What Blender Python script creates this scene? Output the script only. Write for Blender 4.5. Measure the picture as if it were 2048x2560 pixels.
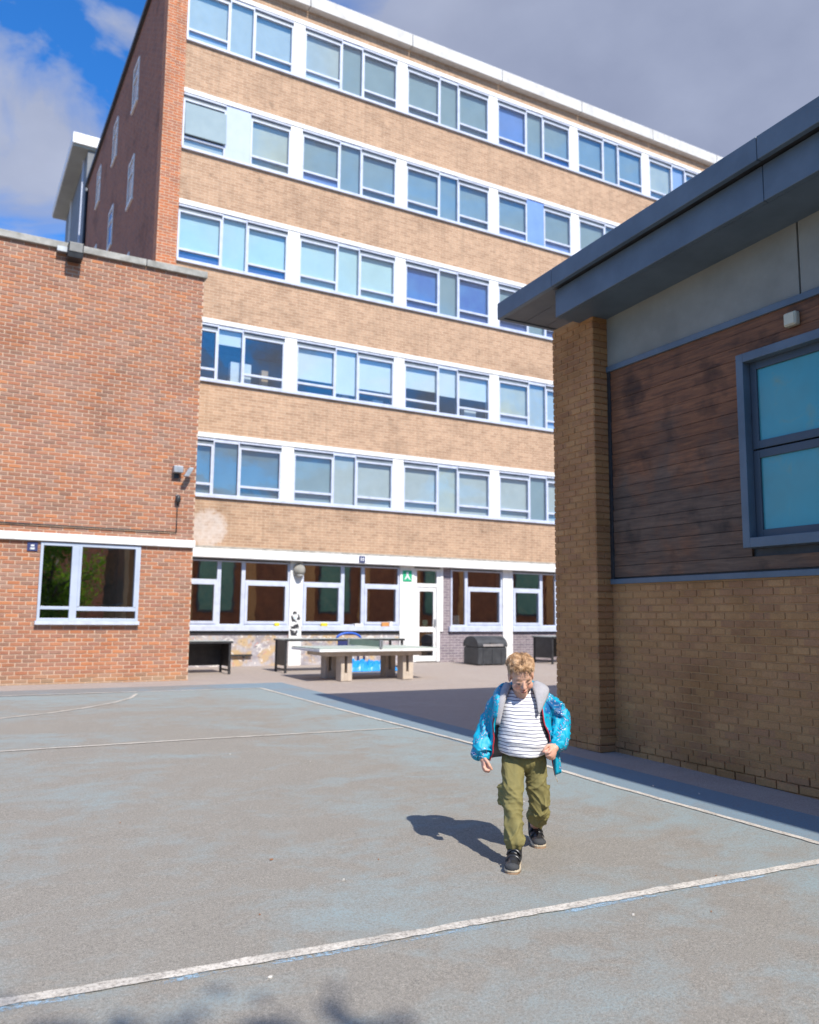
import bpy, bmesh, math, random
from mathutils import Vector, Matrix, noise
R = math.radians
scene = bpy.context.scene
for o in list(bpy.data.objects): bpy.data.objects.remove(o)
col = scene.collection
rnd = random.Random(7)

# ------------------------------------------------------------------ camera
YAW, PITCH, ROLL, CAMZ = R(29.12), R(7.196), R(.53), 1.5
cd = bpy.data.cameras.new('camera'); cam = bpy.data.objects.new('camera', cd); col.objects.link(cam)
fwd = Vector((math.sin(YAW)*math.cos(PITCH), math.cos(YAW)*math.cos(PITCH), math.sin(PITCH)))
rgt = Vector((math.cos(YAW), -math.sin(YAW), 0)); upv = rgt.cross(fwd)
c_, s_ = math.cos(ROLL), math.sin(ROLL)
r2 = c_*rgt + s_*upv; u2 = -s_*rgt + c_*upv
cam.matrix_world = Matrix(((r2.x, u2.x, -fwd.x, 0), (r2.y, u2.y, -fwd.y, 0), (r2.z, u2.z, -fwd.z, CAMZ), (0, 0, 0, 1)))
cd.sensor_fit = 'HORIZONTAL'; cd.sensor_width = 36; cd.lens = 36*2080.1/2048
cd.clip_start = .05; cd.clip_end = 3000
cd.dof.use_dof = True; cd.dof.focus_distance = 5.1; cd.dof.aperture_fstop = 2.7
scene.camera = cam

# ------------------------------------------------------------------ sky, sun, exposure
SUN = Vector((.035, -1, 1.0)).normalized()          # towards the sun
w = bpy.data.worlds.new('World'); scene.world = w; w.use_nodes = True
nt = w.node_tree; nt.nodes.clear()
def N(nt, t, **k):
    n = nt.nodes.new(t)
    for a, b in k.items(): setattr(n, a, b)
    return n
def ramp(nt, pts, inter='LINEAR'):
    n = N(nt, 'ShaderNodeValToRGB'); e = n.color_ramp; e.interpolation = inter
    while len(e.elements) < len(pts): e.elements.new(.5)
    for el, (p, c) in zip(e.elements, pts):
        el.position = p; el.color = (c, c, c, 1) if not isinstance(c, (tuple, list)) else (*c[:3], 1)
    return n
def L(nt, a, b): nt.links.new(a, b)
sky = N(nt, 'ShaderNodeTexSky', sky_type='NISHITA', sun_disc=False)
sky.sun_elevation = math.asin(SUN.z); sky.sun_rotation = math.atan2(SUN.x, SUN.y)
sky.air_density = 1.0; sky.dust_density = .5; sky.ozone_density = 3.0
tc = N(nt, 'ShaderNodeTexCoord')
# clouds: a layer seen along the ray direction, projected on a plane overhead
sx = N(nt, 'ShaderNodeSeparateXYZ'); L(nt, tc.outputs['Generated'], sx.inputs[0])
zc = N(nt, 'ShaderNodeMath', operation='MAXIMUM'); L(nt, sx.outputs[2], zc.inputs[0]); zc.inputs[1].default_value = .0
za = N(nt, 'ShaderNodeMath', operation='ADD'); L(nt, zc.outputs[0], za.inputs[0]); za.inputs[1].default_value = .25
dx = N(nt, 'ShaderNodeMath', operation='DIVIDE'); L(nt, sx.outputs[0], dx.inputs[0]); L(nt, za.outputs[0], dx.inputs[1])
dy = N(nt, 'ShaderNodeMath', operation='DIVIDE'); L(nt, sx.outputs[1], dy.inputs[0]); L(nt, za.outputs[0], dy.inputs[1])
cx = N(nt, 'ShaderNodeCombineXYZ'); L(nt, dx.outputs[0], cx.inputs[0]); L(nt, dy.outputs[0], cx.inputs[1])
cx.inputs[2].default_value = 3.7
n1 = N(nt, 'ShaderNodeTexNoise'); n1.inputs['Scale'].default_value = 3.0; n1.inputs['Detail'].default_value = 8; n1.inputs['Roughness'].default_value = .56; n1.inputs['Distortion'].default_value = .6
L(nt, cx.outputs[0], n1.inputs['Vector'])
bank = N(nt, 'ShaderNodeMapRange'); L(nt, dx.outputs[0], bank.inputs[0])          # the cloud bank that covers the eastern half
bank.inputs[1].default_value = .22; bank.inputs[2].default_value = .60; bank.inputs[3].default_value = 0; bank.inputs[4].default_value = .42
nor = N(nt, 'ShaderNodeMapRange'); L(nt, dy.outputs[0], nor.inputs[0]); nor.inputs[1].default_value = -.4; nor.inputs[2].default_value = .3; nor.inputs[3].default_value = .12      # ... on the northern side; broken cloud to the south
bk = N(nt, 'ShaderNodeMath', operation='MULTIPLY'); L(nt, bank.outputs[0], bk.inputs[0]); L(nt, nor.outputs[0], bk.inputs[1])
addb = N(nt, 'ShaderNodeMath', operation='ADD'); L(nt, n1.outputs['Fac'], addb.inputs[0]); L(nt, bk.outputs[0], addb.inputs[1])
cmask = ramp(nt, [(.47, 0), (.53, .5), (.62, .95), (.8, 1)]); L(nt, addb.outputs[0], cmask.inputs[0])
n2 = N(nt, 'ShaderNodeTexNoise'); n2.inputs['Scale'].default_value = 3.2; n2.inputs['Detail'].default_value = 7
L(nt, cx.outputs[0], n2.inputs['Vector'])
ccol = ramp(nt, [(.28, (5.6, 6.3, 8.6)), (.68, (8.8, 9.6, 12.0))]); L(nt, n2.outputs['Fac'], ccol.inputs[0])
# clouds near the sun are lit through: brighter and warmer towards it
vd = N(nt, 'ShaderNodeVectorMath', operation='DOT_PRODUCT'); L(nt, tc.outputs['Generated'], vd.inputs[0]); vd.inputs[1].default_value = SUN
gl_ = N(nt, 'ShaderNodeMapRange'); L(nt, vd.outputs['Value'], gl_.inputs[0]); gl_.inputs[1].default_value = -.1; gl_.inputs[2].default_value = 1
glc = N(nt, 'ShaderNodeMixRGB'); L(nt, gl_.outputs[0], glc.inputs[0]); glc.inputs[1].default_value = (1, 1, 1, 1); glc.inputs[2].default_value = (1.75, 1.6, 1.25, 1)
ccm = N(nt, 'ShaderNodeMixRGB', blend_type='MULTIPLY'); ccm.inputs[0].default_value = 1; bkc = N(nt, 'ShaderNodeMixRGB', blend_type='MULTIPLY'); bkn = N(nt, 'ShaderNodeMath', operation='MULTIPLY'); bkn.inputs[1].default_value = 2.3; L(nt, bk.outputs[0], bkn.inputs[0]); L(nt, bkn.outputs[0], bkc.inputs[0]); L(nt, ccol.outputs[0], bkc.inputs[1]); bkc.inputs[2].default_value = (.74, .765, .83, 1); L(nt, bkc.outputs[0], ccm.inputs[1])      # the thick bank is grey underneath; L(nt, glc.outputs[0], ccm.inputs[2])
tint = N(nt, 'ShaderNodeMixRGB', blend_type='MULTIPLY'); tint.inputs[0].default_value = 1; tint.inputs[2].default_value = (.34, 1.08, 1.85, 1)
L(nt, sky.outputs[0], tint.inputs[1])
mx = N(nt, 'ShaderNodeMixRGB'); L(nt, cmask.outputs[0], mx.inputs[0]); L(nt, tint.outputs[0], mx.inputs[1]); L(nt, ccm.outputs[0], mx.inputs[2])
bg = N(nt, 'ShaderNodeBackground'); bg.inputs[1].default_value = .1; L(nt, mx.outputs[0], bg.inputs[0])
wo = N(nt, 'ShaderNodeOutputWorld'); L(nt, bg.outputs[0], wo.inputs[0])
sd = bpy.data.lights.new('sun', 'SUN'); sd.energy = 4.6; sd.angle = R(.53); sd.color = (1, .94, .84)
so = bpy.data.objects.new('sun', sd); col.objects.link(so); so.rotation_euler = (-SUN).to_track_quat('-Z', 'Y').to_euler(); so.location = (0, -10, 30)
scene.view_settings.view_transform = 'Standard'; scene.view_settings.look = 'None'
scene.view_settings.exposure = .38; scene.view_settings.gamma = 1
scene.cycles.use_denoising = True; scene.cycles.max_bounces = 8; scene.cycles.transparent_max_bounces = 12
scene.cycles.caustics_reflective = False; scene.cycles.caustics_refractive = False
scene.cycles.sample_clamp_indirect = 6

# ------------------------------------------------------------------ helpers
def gz(y): return .0155*(max(-9, min(24, y)) - 4.2)
def tag(o, label=None, cat=None, group=None, kind=None):
    if label: o['label'] = label
    if cat: o['category'] = cat
    if group: o['group'] = group
    if kind: o['kind'] = kind
    return o
def empty(name, loc, label, cat, group=None, rz=0):
    o = bpy.data.objects.new(name, None); o.empty_display_size = .2; col.objects.link(o)
    o.location = loc; o.rotation_euler = (0, 0, rz); return tag(o, label, cat, group)
def pinv(o, p, local):
    o.parent = p
    if not local: o.matrix_parent_inverse = (Matrix.Translation(p.location) @ Matrix.Rotation(p.rotation_euler[2], 4, 'Z')).inverted() if p.parent is None else p['_inv_m'] if False else PINV[p.name]
PINV = {}
class MB:
    def __init__(s): s.v = []; s.f = []; s.m = []; s.sm = []
    def add(s, vs, fs, mi=0, smooth=False):
        b = len(s.v); s.v += [tuple(v) for v in vs]; s.f += [tuple(b+i for i in f) for f in fs]; s.m += [mi]*len(fs); s.sm += [smooth]*len(fs); return s
    def box(s, x0, x1, y0, y1, z0, z1, mi=0):
        v = [(x, y, z) for z in (z0, z1) for y in (y0, y1) for x in (x0, x1)]
        return s.add(v, [(0, 2, 3, 1), (4, 5, 7, 6), (0, 1, 5, 4), (2, 6, 7, 3), (0, 4, 6, 2), (1, 3, 7, 5)], mi)
    def hexa(s, v8, mi=0):
        return s.add(v8, [(0, 2, 3, 1), (4, 5, 7, 6), (0, 1, 5, 4), (2, 6, 7, 3), (0, 4, 6, 2), (1, 3, 7, 5)], mi)
    def rings(s, rings, mi=0, smooth=True, cap=True, closed=True):
        n = len(rings[0]); b = len(s.v)
        for r in rings: s.v += [tuple(p) for p in r]
        for i in range(len(rings)-1):
            for j in range(n if closed else n-1):
                k = (j+1) % n
                s.f.append((b+i*n+j, b+i*n+k, b+(i+1)*n+k, b+(i+1)*n+j)); s.m.append(mi); s.sm.append(smooth)
        if cap and closed:
            s.f.append(tuple(b+j for j in reversed(range(n)))); s.m.append(mi); s.sm.append(False)
            s.f.append(tuple(b+(len(rings)-1)*n+j for j in range(n))); s.m.append(mi); s.sm.append(False)
        return s
    def tube(s, pts, r, n=8, mi=0, smooth=True):
        pts = [Vector(p) for p in pts]; rr = r if isinstance(r, (list, tuple)) else [r]*len(pts); rings = []
        for i, p in enumerate(pts):
            d = (pts[min(i+1, len(pts)-1)] - pts[max(i-1, 0)]).normalized()
            a = d.cross(Vector((0, 0, 1)) if abs(d.z) < .9 else Vector((1, 0, 0))).normalized(); bb = d.cross(a)
            rings.append([p + rr[i]*(math.cos(t)*a + math.sin(t)*bb) for t in [2*math.pi*k/n for k in range(n)]])
        return s.rings(rings, mi, smooth)
    def prism(s, prof, axis, a0, a1, mi=0):     # prof: list of 2d points; axis 'x': prof is (y,z); 'y': (x,z); 'z': (x,y)
        def P(p, a): return {'x': (a, p[0], p[1]), 'y': (p[0], a, p[1]), 'z': (p[0], p[1], a)}[axis]
        n = len(prof); v = [P(p, a0) for p in prof] + [P(p, a1) for p in prof]
        f = [tuple(range(n)), tuple(reversed(range(n, 2*n)))] + [(i, i+n, (i+1) % n+n, (i+1) % n) for i in range(n)]
        return s.add(v, f, mi)
    def mesh(s, name, mats):
        me = bpy.data.meshes.new(name); me.from_pydata(s.v, [], s.f)
        for m in (mats if isinstance(mats, (list, tuple)) else [mats]): me.materials.append(m)
        me.polygons.foreach_set('material_index', s.m); me.polygons.foreach_set('use_smooth', s.sm); me.update(); return me
    def build(s, name, mats, parent=None, bevel=0, local=True, fix=True):
        me = s.mesh(name, mats)
        if fix:
            bm = bmesh.new(); bm.from_mesh(me); bmesh.ops.recalc_face_normals(bm, faces=bm.faces); bm.to_mesh(me); bm.free()
        o = bpy.data.objects.new(name, me); col.objects.link(o)
        if parent is not None:
            o.parent = parent
        if bevel:
            b = o.modifiers.new('bevel', 'BEVEL'); b.width = bevel; b.segments = 2; b.limit_method = 'ANGLE'
        return o
def put(name, me, parent, loc, rz=0):
    o = bpy.data.objects.new(name, me); col.objects.link(o); o.parent = parent; o.location = loc
    if rz: o.rotation_euler = (0, 0, rz)
    return o
def copy_tree(o, parent=None):
    c = o.copy(); col.objects.link(c); c.parent = parent
    for ch in o.children: copy_tree(ch, c)
    return c

# ------------------------------------------------------------------ materials
MATS = {}
def newmat(name):
    m = bpy.data.materials.new(name); m.use_nodes = True; nt = m.node_tree; nt.nodes.clear()
    out = N(nt, 'ShaderNodeOutputMaterial'); p = N(nt, 'ShaderNodeBsdfPrincipled'); L(nt, p.outputs[0], out.inputs[0])
    MATS[name] = m; return m, nt, p, out
def texco(nt, kind='pos'):
    if kind == 'pos': return N(nt, 'ShaderNodeNewGeometry').outputs['Position']
    return N(nt, 'ShaderNodeTexCoord').outputs['Object']
def noise_n(nt, vec, scale, detail=4, rough=.6, dist=0):
    n = N(nt, 'ShaderNodeTexNoise'); n.inputs['Scale'].default_value = scale; n.inputs['Detail'].default_value = detail
    n.inputs['Roughness'].default_value = rough; n.inputs['Distortion'].default_value = dist; L(nt, vec, n.inputs['Vector']); return n
def mixc(nt, f, a, b, mode='MIX'):
    n = N(nt, 'ShaderNodeMixRGB', blend_type=mode)
    for i, x in enumerate((f, a, b)):
        if isinstance(x, (int, float)): n.inputs[i].default_value = x if i == 0 else (x, x, x, 1)
        elif isinstance(x, (tuple, list)): n.inputs[i].default_value = (*x[:3], 1)
        else: L(nt, x, n.inputs[i])
    return n.outputs[0]
def mth(nt, op, a, b=None, c=None):
    n = N(nt, 'ShaderNodeMath', operation=op)
    for i, x in enumerate((a, b, c)):
        if x is None: continue
        if isinstance(x, (int, float)): n.inputs[i].default_value = x
        else: L(nt, x, n.inputs[i])
    return n.outputs[0]
def bump(nt, p, h, s=.3, d=.01):
    b = N(nt, 'ShaderNodeBump'); b.inputs['Strength'].default_value = s; b.inputs['Distance'].default_value = d
    L(nt, h, b.inputs['Height']); L(nt, b.outputs[0], p.inputs['Normal'])
def mat(name, c1, c2=None, scale=3, rough=.7, metal=0, bmp=0, bscale=60, spec=.5, kind='pos', detail=5, lo=.35, hi=.65):
    m, nt, p, out = newmat(name); v = texco(nt, kind)
    p.inputs['Roughness'].default_value = rough; p.inputs['Metallic'].default_value = metal; p.inputs['Specular IOR Level'].default_value = spec
    if c2 is None: c2 = tuple(x*.82 for x in c1)
    n = noise_n(nt, v, scale, detail); r = ramp(nt, [(lo, 0), (hi, 1)]); L(nt, n.outputs['Fac'], r.inputs[0])
    L(nt, mixc(nt, r.outputs[0], c1, c2), p.inputs['Base Color'])
    if bmp: bump(nt, p, noise_n(nt, v, bscale, 3).outputs['Fac'], bmp, .004)
    return m
def cell_brick(name, cols, bw, bh, ax, rough=.85, off=(0, 0), stain=(.6, .55, .5), rot=0, algae=0):
    # colour per real brick: a random number for the course and position the brick has in the wall; colours only
    m, nt, p, out = newmat(name); v = texco(nt)
    if rot:
        mp = N(nt, 'ShaderNodeVectorRotate', rotation_type='Z_AXIS'); mp.inputs['Angle'].default_value = -rot; L(nt, v, mp.inputs['Vector']); v = mp.outputs[0]
    s = N(nt, 'ShaderNodeSeparateXYZ'); L(nt, v, s.inputs[0])
    row = mth(nt, 'FLOOR', mth(nt, 'DIVIDE', mth(nt, 'SUBTRACT', s.outputs[2], off[1]), bh))
    half = mth(nt, 'MULTIPLY', mth(nt, 'FLOORED_MODULO', row, 2.0), .5)
    uu = mth(nt, 'SUBTRACT', s.outputs[0 if ax == 'x' else 1], off[0])
    cc = mth(nt, 'FLOOR', mth(nt, 'ADD', mth(nt, 'DIVIDE', uu, bw), half))
    cb = N(nt, 'ShaderNodeCombineXYZ'); L(nt, row, cb.inputs[0]); L(nt, cc, cb.inputs[1])
    wn = N(nt, 'ShaderNodeTexWhiteNoise', noise_dimensions='2D'); L(nt, cb.outputs[0], wn.inputs['Vector'])
    k = len(cols); r = ramp(nt, [((i+.5)/k, c) for i, c in enumerate(cols)]); L(nt, wn.outputs['Value'], r.inputs[0])
    n = noise_n(nt, v, 1.1, 5); st = ramp(nt, [(.45, (1, 1, 1)), (.75, stain)]); L(nt, n.outputs['Fac'], st.inputs[0])
    fine = noise_n(nt, v, 90, 3); fr = ramp(nt, [(.3, .8), (.7, 1.15)]); L(nt, fine.outputs['Fac'], fr.inputs[0])
    c = mixc(nt, 1, mixc(nt, 1, r.outputs[0], st.outputs[0], 'MULTIPLY'), fr.outputs[0], 'MULTIPLY')
    if algae:
        ar = ramp(nt, [(.0, 1), (.5, 0)]); L(nt, mth(nt, 'ADD', mth(nt, 'SUBTRACT', s.outputs[2], algae), mth(nt, 'MULTIPLY', n.outputs['Fac'], .35)), ar.inputs[0]); c = mixc(nt, mth(nt, 'MULTIPLY', ar.outputs[0], .8), c, (.36, .31, .17))
    L(nt, c, p.inputs['Base Color']); p.inputs['Roughness'].default_value = rough; p.inputs['Specular IOR Level'].default_value = .2
    bump(nt, p, fine.outputs['Fac'], .35, .004); return m
def tex_brick(name, c1, c2, mortar, ax='x', stain=.25, blot=None, var=.5):
    # far brickwork, too fine in the picture to pick the bricks apart
    m, nt, p, out = newmat(name); v = texco(nt); s = N(nt, 'ShaderNodeSeparateXYZ'); L(nt, v, s.inputs[0])
    cb = N(nt, 'ShaderNodeCombineXYZ'); L(nt, s.outputs[0 if ax == 'x' else 1], cb.inputs[0]); L(nt, s.outputs[2], cb.inputs[1])
    b = N(nt, 'ShaderNodeTexBrick'); L(nt, cb.outputs[0], b.inputs['Vector']); b.inputs['Scale'].default_value = 1
    b.inputs['Brick Width'].default_value = .225; b.inputs['Row Height'].default_value = .075; b.inputs['Mortar Size'].default_value = .008
    b.inputs['Color1'].default_value = (*c1, 1); b.inputs['Color2'].default_value = (*c2, 1); b.inputs['Mortar'].default_value = (*mortar, 1); b.inputs['Bias'].default_value = -.1
    n = noise_n(nt, v, .9, 6, .65); st = ramp(nt, [(.35, 1.08), (.55, 1.0), (.75, 1-stain)]); L(nt, n.outputs['Fac'], st.inputs[0])
    n3 = noise_n(nt, v, 6.0, 4, .6); s3 = ramp(nt, [(.3, 1.07), (.72, .90)]); L(nt, n3.outputs['Fac'], s3.inputs[0])
    c = mixc(nt, 1, mixc(nt, 1, b.outputs['Color'], st.outputs[0], 'MULTIPLY'), s3.outputs[0], 'MULTIPLY')
    ms = N(nt, 'ShaderNodeMapping'); ms.inputs['Scale'].default_value = (5, 5, .35); L(nt, v, ms.inputs[0]); dr = ramp(nt, [(.50, 1), (.72, .86)]); L(nt, noise_n(nt, ms.outputs[0], 1.6, 5, .6).outputs['Fac'], dr.inputs[0]); c = mixc(nt, 1, c, dr.outputs[0], 'MULTIPLY')      # rain streaks
    sp_ = ramp(nt, [(.70, 1), (.76, .55)]); L(nt, noise_n(nt, v, 3.1, 2, .4).outputs['Fac'], sp_.inputs[0]); c = mixc(nt, .6, c, mixc(nt, 1, c, sp_.outputs[0], 'MULTIPLY'))
    if blot:   # a pale irregular patch with its own outline
        (bx, bz, br, bc) = blot; d = N(nt, 'ShaderNodeVectorMath', operation='DISTANCE'); L(nt, cb.outputs[0], d.inputs[0]); d.inputs[1].default_value = (bx, bz, 0)
        nn = noise_n(nt, v, 9, 5); e = mth(nt, 'ADD', d.outputs['Value'], mth(nt, 'MULTIPLY', nn.outputs['Fac'], .45))
        rr = ramp(nt, [(br, 1), (br+.12, 0)]); L(nt, e, rr.inputs[0]); c = mixc(nt, mth(nt, 'MULTIPLY', rr.outputs[0], mth(nt, 'MULTIPLY_ADD', nn.outputs['Fac'], 1.1, .0)), c, bc)
    L(nt, c, p.inputs['Base Color']); p.inputs['Roughness'].default_value = .9; p.inputs['Specular IOR Level'].default_value = .2
    bump(nt, p, b.outputs['Fac'], -.3, .006); return m
def glass(name, tintc=(.75, .82, .82), refl=.22, rough=.015, ior=0):
    m, nt, p, out = newmat(name); nt.nodes.remove(p)
    t = N(nt, 'ShaderNodeBsdfTransparent'); t.inputs[0].default_value = (*tintc, 1)
    g = N(nt, 'ShaderNodeBsdfGlossy'); g.inputs['Roughness'].default_value = rough; g.inputs[0].default_value = (1, 1, 1, 1)
    lw = N(nt, 'ShaderNodeLayerWeight'); lw.inputs[0].default_value = .5
    f = mth(nt, 'MULTIPLY_ADD', mth(nt, 'POWER', lw.outputs['Facing'], 3.0), .5, refl)
    n = noise_n(nt, texco(nt), 1.6, 2); b = N(nt, 'ShaderNodeBump'); b.inputs['Strength'].default_value = .06; b.inputs['Distance'].default_value = .02
    L(nt, n.outputs['Fac'], b.inputs['Height']); L(nt, b.outputs[0], g.inputs['Normal'])
    x = N(nt, 'ShaderNodeMixShader'); L(nt, f, x.inputs[0]); L(nt, t.outputs[0], x.inputs[1]); L(nt, g.outputs[0], x.inputs[2]); L(nt, x.outputs[0], out.inputs[0]); return m

M_white = mat('white_paint', (.79, .78, .76), (.54, .52, .48), 5, .6, bmp=.15, lo=.50, hi=.80, detail=8)
M_frame = mat('pale_lilac_frame_paint', (.55, .59, .70), (.42, .45, .54), 6.0, .5, lo=.45, hi=.8)
M_frame2 = mat('grey_blue_frame_paint', (.47, .52, .62), (.40, .45, .54), 2.0, .45)
M_fascia = mat('weathered_white_fascia', (.60, .585, .56), (.45, .43, .40), 4, .7, lo=.45, hi=.8, detail=8)
M_head = mat('dark_vent_strip', (.22, .25, .27), (.13, .15, .17), 2, .5)
M_tan = tex_brick('tan_brickwork', (.487, .313, .202), (.373, .228, .143), (.535, .395, .283), 'x')
M_tanlow = tex_brick('tan_brickwork_stained', (.455, .295, .19), (.355, .22, .14), (.51, .38, .27), 'x', .35, blot=(5.62, 3.62, .62, (.62, .56, .52)))
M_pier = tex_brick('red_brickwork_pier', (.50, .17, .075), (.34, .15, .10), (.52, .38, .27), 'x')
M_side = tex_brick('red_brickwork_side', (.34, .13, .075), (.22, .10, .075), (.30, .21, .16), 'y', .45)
M_dkbrick = tex_brick('grey_purple_brickwork', (.26, .21, .23), (.19, .155, .18), (.40, .36, .35), 'x')
M_mortarL = mat('pale_mortar', (.62, .46, .34), (.52, .385, .285), 3, .95, bmp=.4, bscale=120, spec=.1)
M_brickL = cell_brick('red_facing_brick', [(.30, .165, .115), (.40, .18, .105), (.36, .20, .145), (.46, .185, .092), (.38, .17, .105), (.33, .185, .135), (.52, .21, .098), (.40, .195, .125), (.44, .17, .082), (.36, .165, .11), (.37, .215, .155)], .225, .075, 'x', stain=(.78, .72, .66), algae=.10)
M_mortarR = mat('brown_mortar', (.52, .29, .135), (.43, .235, .11), 3, .95, bmp=.4, bscale=120, spec=.1)
TH = R(-1.0)
M_brickR = cell_brick('brown_facing_brick', [(.45, .225, .092), (.50, .255, .105), (.46, .225, .10), (.40, .195, .09), (.53, .275, .115), (.43, .21, .10)], .225, .075, 'y', stain=(.62, .58, .52), rot=TH)
M_concrete = mat('weathered_concrete', (.42, .40, .36), (.25, .24, .21), 5, .9, bmp=.4, bscale=90)
M_cement = mat('fibre_cement_panel', (.30, .29, .245), (.225, .22, .185), 1.6, .75, bmp=.08, bscale=200)
M_metal = mat('slate_blue_coated_metal', (.125, .162, .198), (.095, .125, .155), 2.6, .42, spec=.5)
M_soffit = mat('grey_soffit_board', (.20, .20, .205), (.15, .15, .16), 2, .7)
M_black = mat('black_painted_steel', (.022, .022, .024), (.04, .04, .042), 6, .45)
M_bplastic = mat('black_moulded_plastic', (.028, .03, .034), (.055, .058, .064), 4, .5, bmp=.15, bscale=30)
M_grey = mat('grey_steel', (.40, .42, .44), (.30, .32, .34), 8, .4, metal=.3)
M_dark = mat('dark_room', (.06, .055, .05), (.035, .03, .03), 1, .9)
M_room = mat('classroom_wall', (.30, .28, .25), (.20, .18, .165), 1, .9)
M_gl = glass('window_glass', (.92, .96, .97), .11)
M_gl2 = glass('window_glass_ground_floor', (.80, .82, .80), .40)
M_film = None

# ------------------------------------------------------------------ ground, court, painted lines
def ground_mat(name, base1, base2, paint, amount, blue_edges):
    m, nt, p, out = newmat(name); v = texco(nt)
    mp = N(nt, 'ShaderNodeMapping'); mp.inputs['Scale'].default_value = (.75, 1.0, 1); L(nt, v, mp.inputs[0])
    big = noise_n(nt, mp.outputs[0], .8, 8, .66, .7); mid = noise_n(nt, mp.outputs[0], 3.6, 7, .7, .5); fine = noise_n(nt, v, 210, 2, .7); agg = noise_n(nt, v, 70, 3, .7)
    b0 = mixc(nt, mid.outputs['Fac'], base1, base2)
    sp = ramp(nt, [(.30, .55), (.5, 1.0), (.72, 1.45)]); L(nt, fine.outputs['Fac'], sp.inputs[0])
    b1 = mixc(nt, 1, b0, sp.outputs[0], 'MULTIPLY')
    ag = ramp(nt, [(.35, .82), (.66, 1.15)]); L(nt, agg.outputs['Fac'], ag.inputs[0]); b1 = mixc(nt, 1, b1, ag.outputs[0], 'MULTIPLY')
    wear = mth(nt, 'ADD', mth(nt, 'MULTIPLY', big.outputs['Fac'], .62), mth(nt, 'MULTIPLY', mid.outputs['Fac'], .42))
    s = N(nt, 'ShaderNodeSeparateXYZ'); L(nt, v, s.inputs[0])
    for axis, a0, wd, k in blue_edges:      # paint survives along the edges nobody runs on
        d = mth(nt, 'ABSOLUTE', mth(nt, 'SUBTRACT', s.outputs[axis], a0)); r = N(nt, 'ShaderNodeMapRange'); L(nt, d, r.inputs[0])
        r.inputs[1].default_value = 0; r.inputs[2].default_value = wd; r.inputs[3].default_value = k; r.inputs[4].default_value = 0
        wear = mth(nt, 'ADD', wear, r.outputs[0])
    wr = ramp(nt, [(.50, 0), (.58, .45), (.68, 1)]); L(nt, wear, wr.inputs[0])
    chip = ramp(nt, [(.40, 0), (.58, 1)]); L(nt, agg.outputs['Fac'], chip.inputs[0])
    f = mth(nt, 'MULTIPLY', wr.outputs[0], mth(nt, 'MULTIPLY_ADD', chip.outputs[0], .55, .45)); f = mth(nt, 'MULTIPLY', f, amount)
    L(nt, mixc(nt, f, b1, paint), p.inputs['Base Color']); p.inputs['Roughness'].default_value = .9; p.inputs['Specular IOR Level'].default_value = .25
    bump(nt, p, mth(nt, 'ADD', fine.outputs['Fac'], agg.outputs['Fac']), .55, .006); return m
M_court = ground_mat('court_tarmac_worn_blue_paint', (.255, .234, .204), (.31, .286, .248), (.262, .345, .365), .82, [(0, 5.1, 1.3, .13), (1, 14.6, 3.0, .09)])
M_border = ground_mat('court_border_blue_paint', (.22, .222, .22), (.26, .258, .25), (.185, .275, .345), .95, [(0, 5.6, 1.2, .22)])
M_tar = ground_mat('pinkish_tarmac', (.34, .285, .255), (.41, .345, .305), (.43, .385, .345), .5, [])
def sheet(name, x0, x1, y0, y1, lift, m, parent=None, step=3.0):
    b = MB(); ys = [y0]
    for k in (-9, 24):
        if y0 < k < y1: ys.append(k)
    ys.append(y1); ys.sort()
    for a, c in zip(ys, ys[1:]): b.add([(x0, a, gz(a)+lift), (x1, a, gz(a)+lift), (x1, c, gz(c)+lift), (x0, c, gz(c)+lift)], [(0, 1, 2, 3)])
    return b.build(name, m, parent)
tag(sheet('ground', -400, 400, -400, 600, 0, M_tar), kind='structure')
tag(sheet('painted_court_border', -16, 6.0, -12, 15.95, .004, M_border), kind='structure')
court = tag(sheet('painted_court', -16, 5.3, -12, 15.0, .008, M_court), kind='structure')
def line_mat():
    m, nt, p, out = newmat('worn_white_line_paint'); v = texco(nt)
    n = noise_n(nt, v, 60, 4, .75); r = ramp(nt, [(.36, (.28, .25, .22)), (.50, (.58, .53, .46)), (.7, (.70, .66, .60))]); L(nt, n.outputs['Fac'], r.inputs[0])
    n2 = noise_n(nt, v, 5, 4); r2 = ramp(nt, [(.35, .75), (.6, 1.05)]); L(nt, n2.outputs['Fac'], r2.inputs[0])
    L(nt, mixc(nt, 1, r.outputs[0], r2.outputs[0], 'MULTIPLY'), p.inputs['Base Color']); p.inputs['Roughness'].default_value = .85
    bump(nt, p, n.outputs['Fac'], .4, .004); return m
M_line = line_mat()
def fringe_mat():
    m, nt, p, out = newmat('bright_blue_paint_fringe'); v = texco(nt)
    n = noise_n(nt, v, 48, 6, .8); n5 = noise_n(nt, v, 2.2, 3); n = N(nt, 'ShaderNodeMixRGB', blend_type='ADD'); n.inputs[0].default_value = 1; L(nt, noise_n(nt, v, 48, 6, .8).outputs['Fac'], n.inputs[1]); n6 = ramp(nt, [(.42, 0), (.64, .25)]); L(nt, n5.outputs['Fac'], n6.inputs[0]); L(nt, n6.outputs[0], n.inputs[2]); r = ramp(nt, [(.58, 0), (.76, .8)]); L(nt, n.outputs[0], r.inputs[0])
    p.inputs['Base Color'].default_value = (.36, .52, .66, 1); p.inputs['Roughness'].default_value = .85; L(nt, r.outputs[0], p.inputs['Alpha']); return m
M_fringe = fringe_mat()
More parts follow.
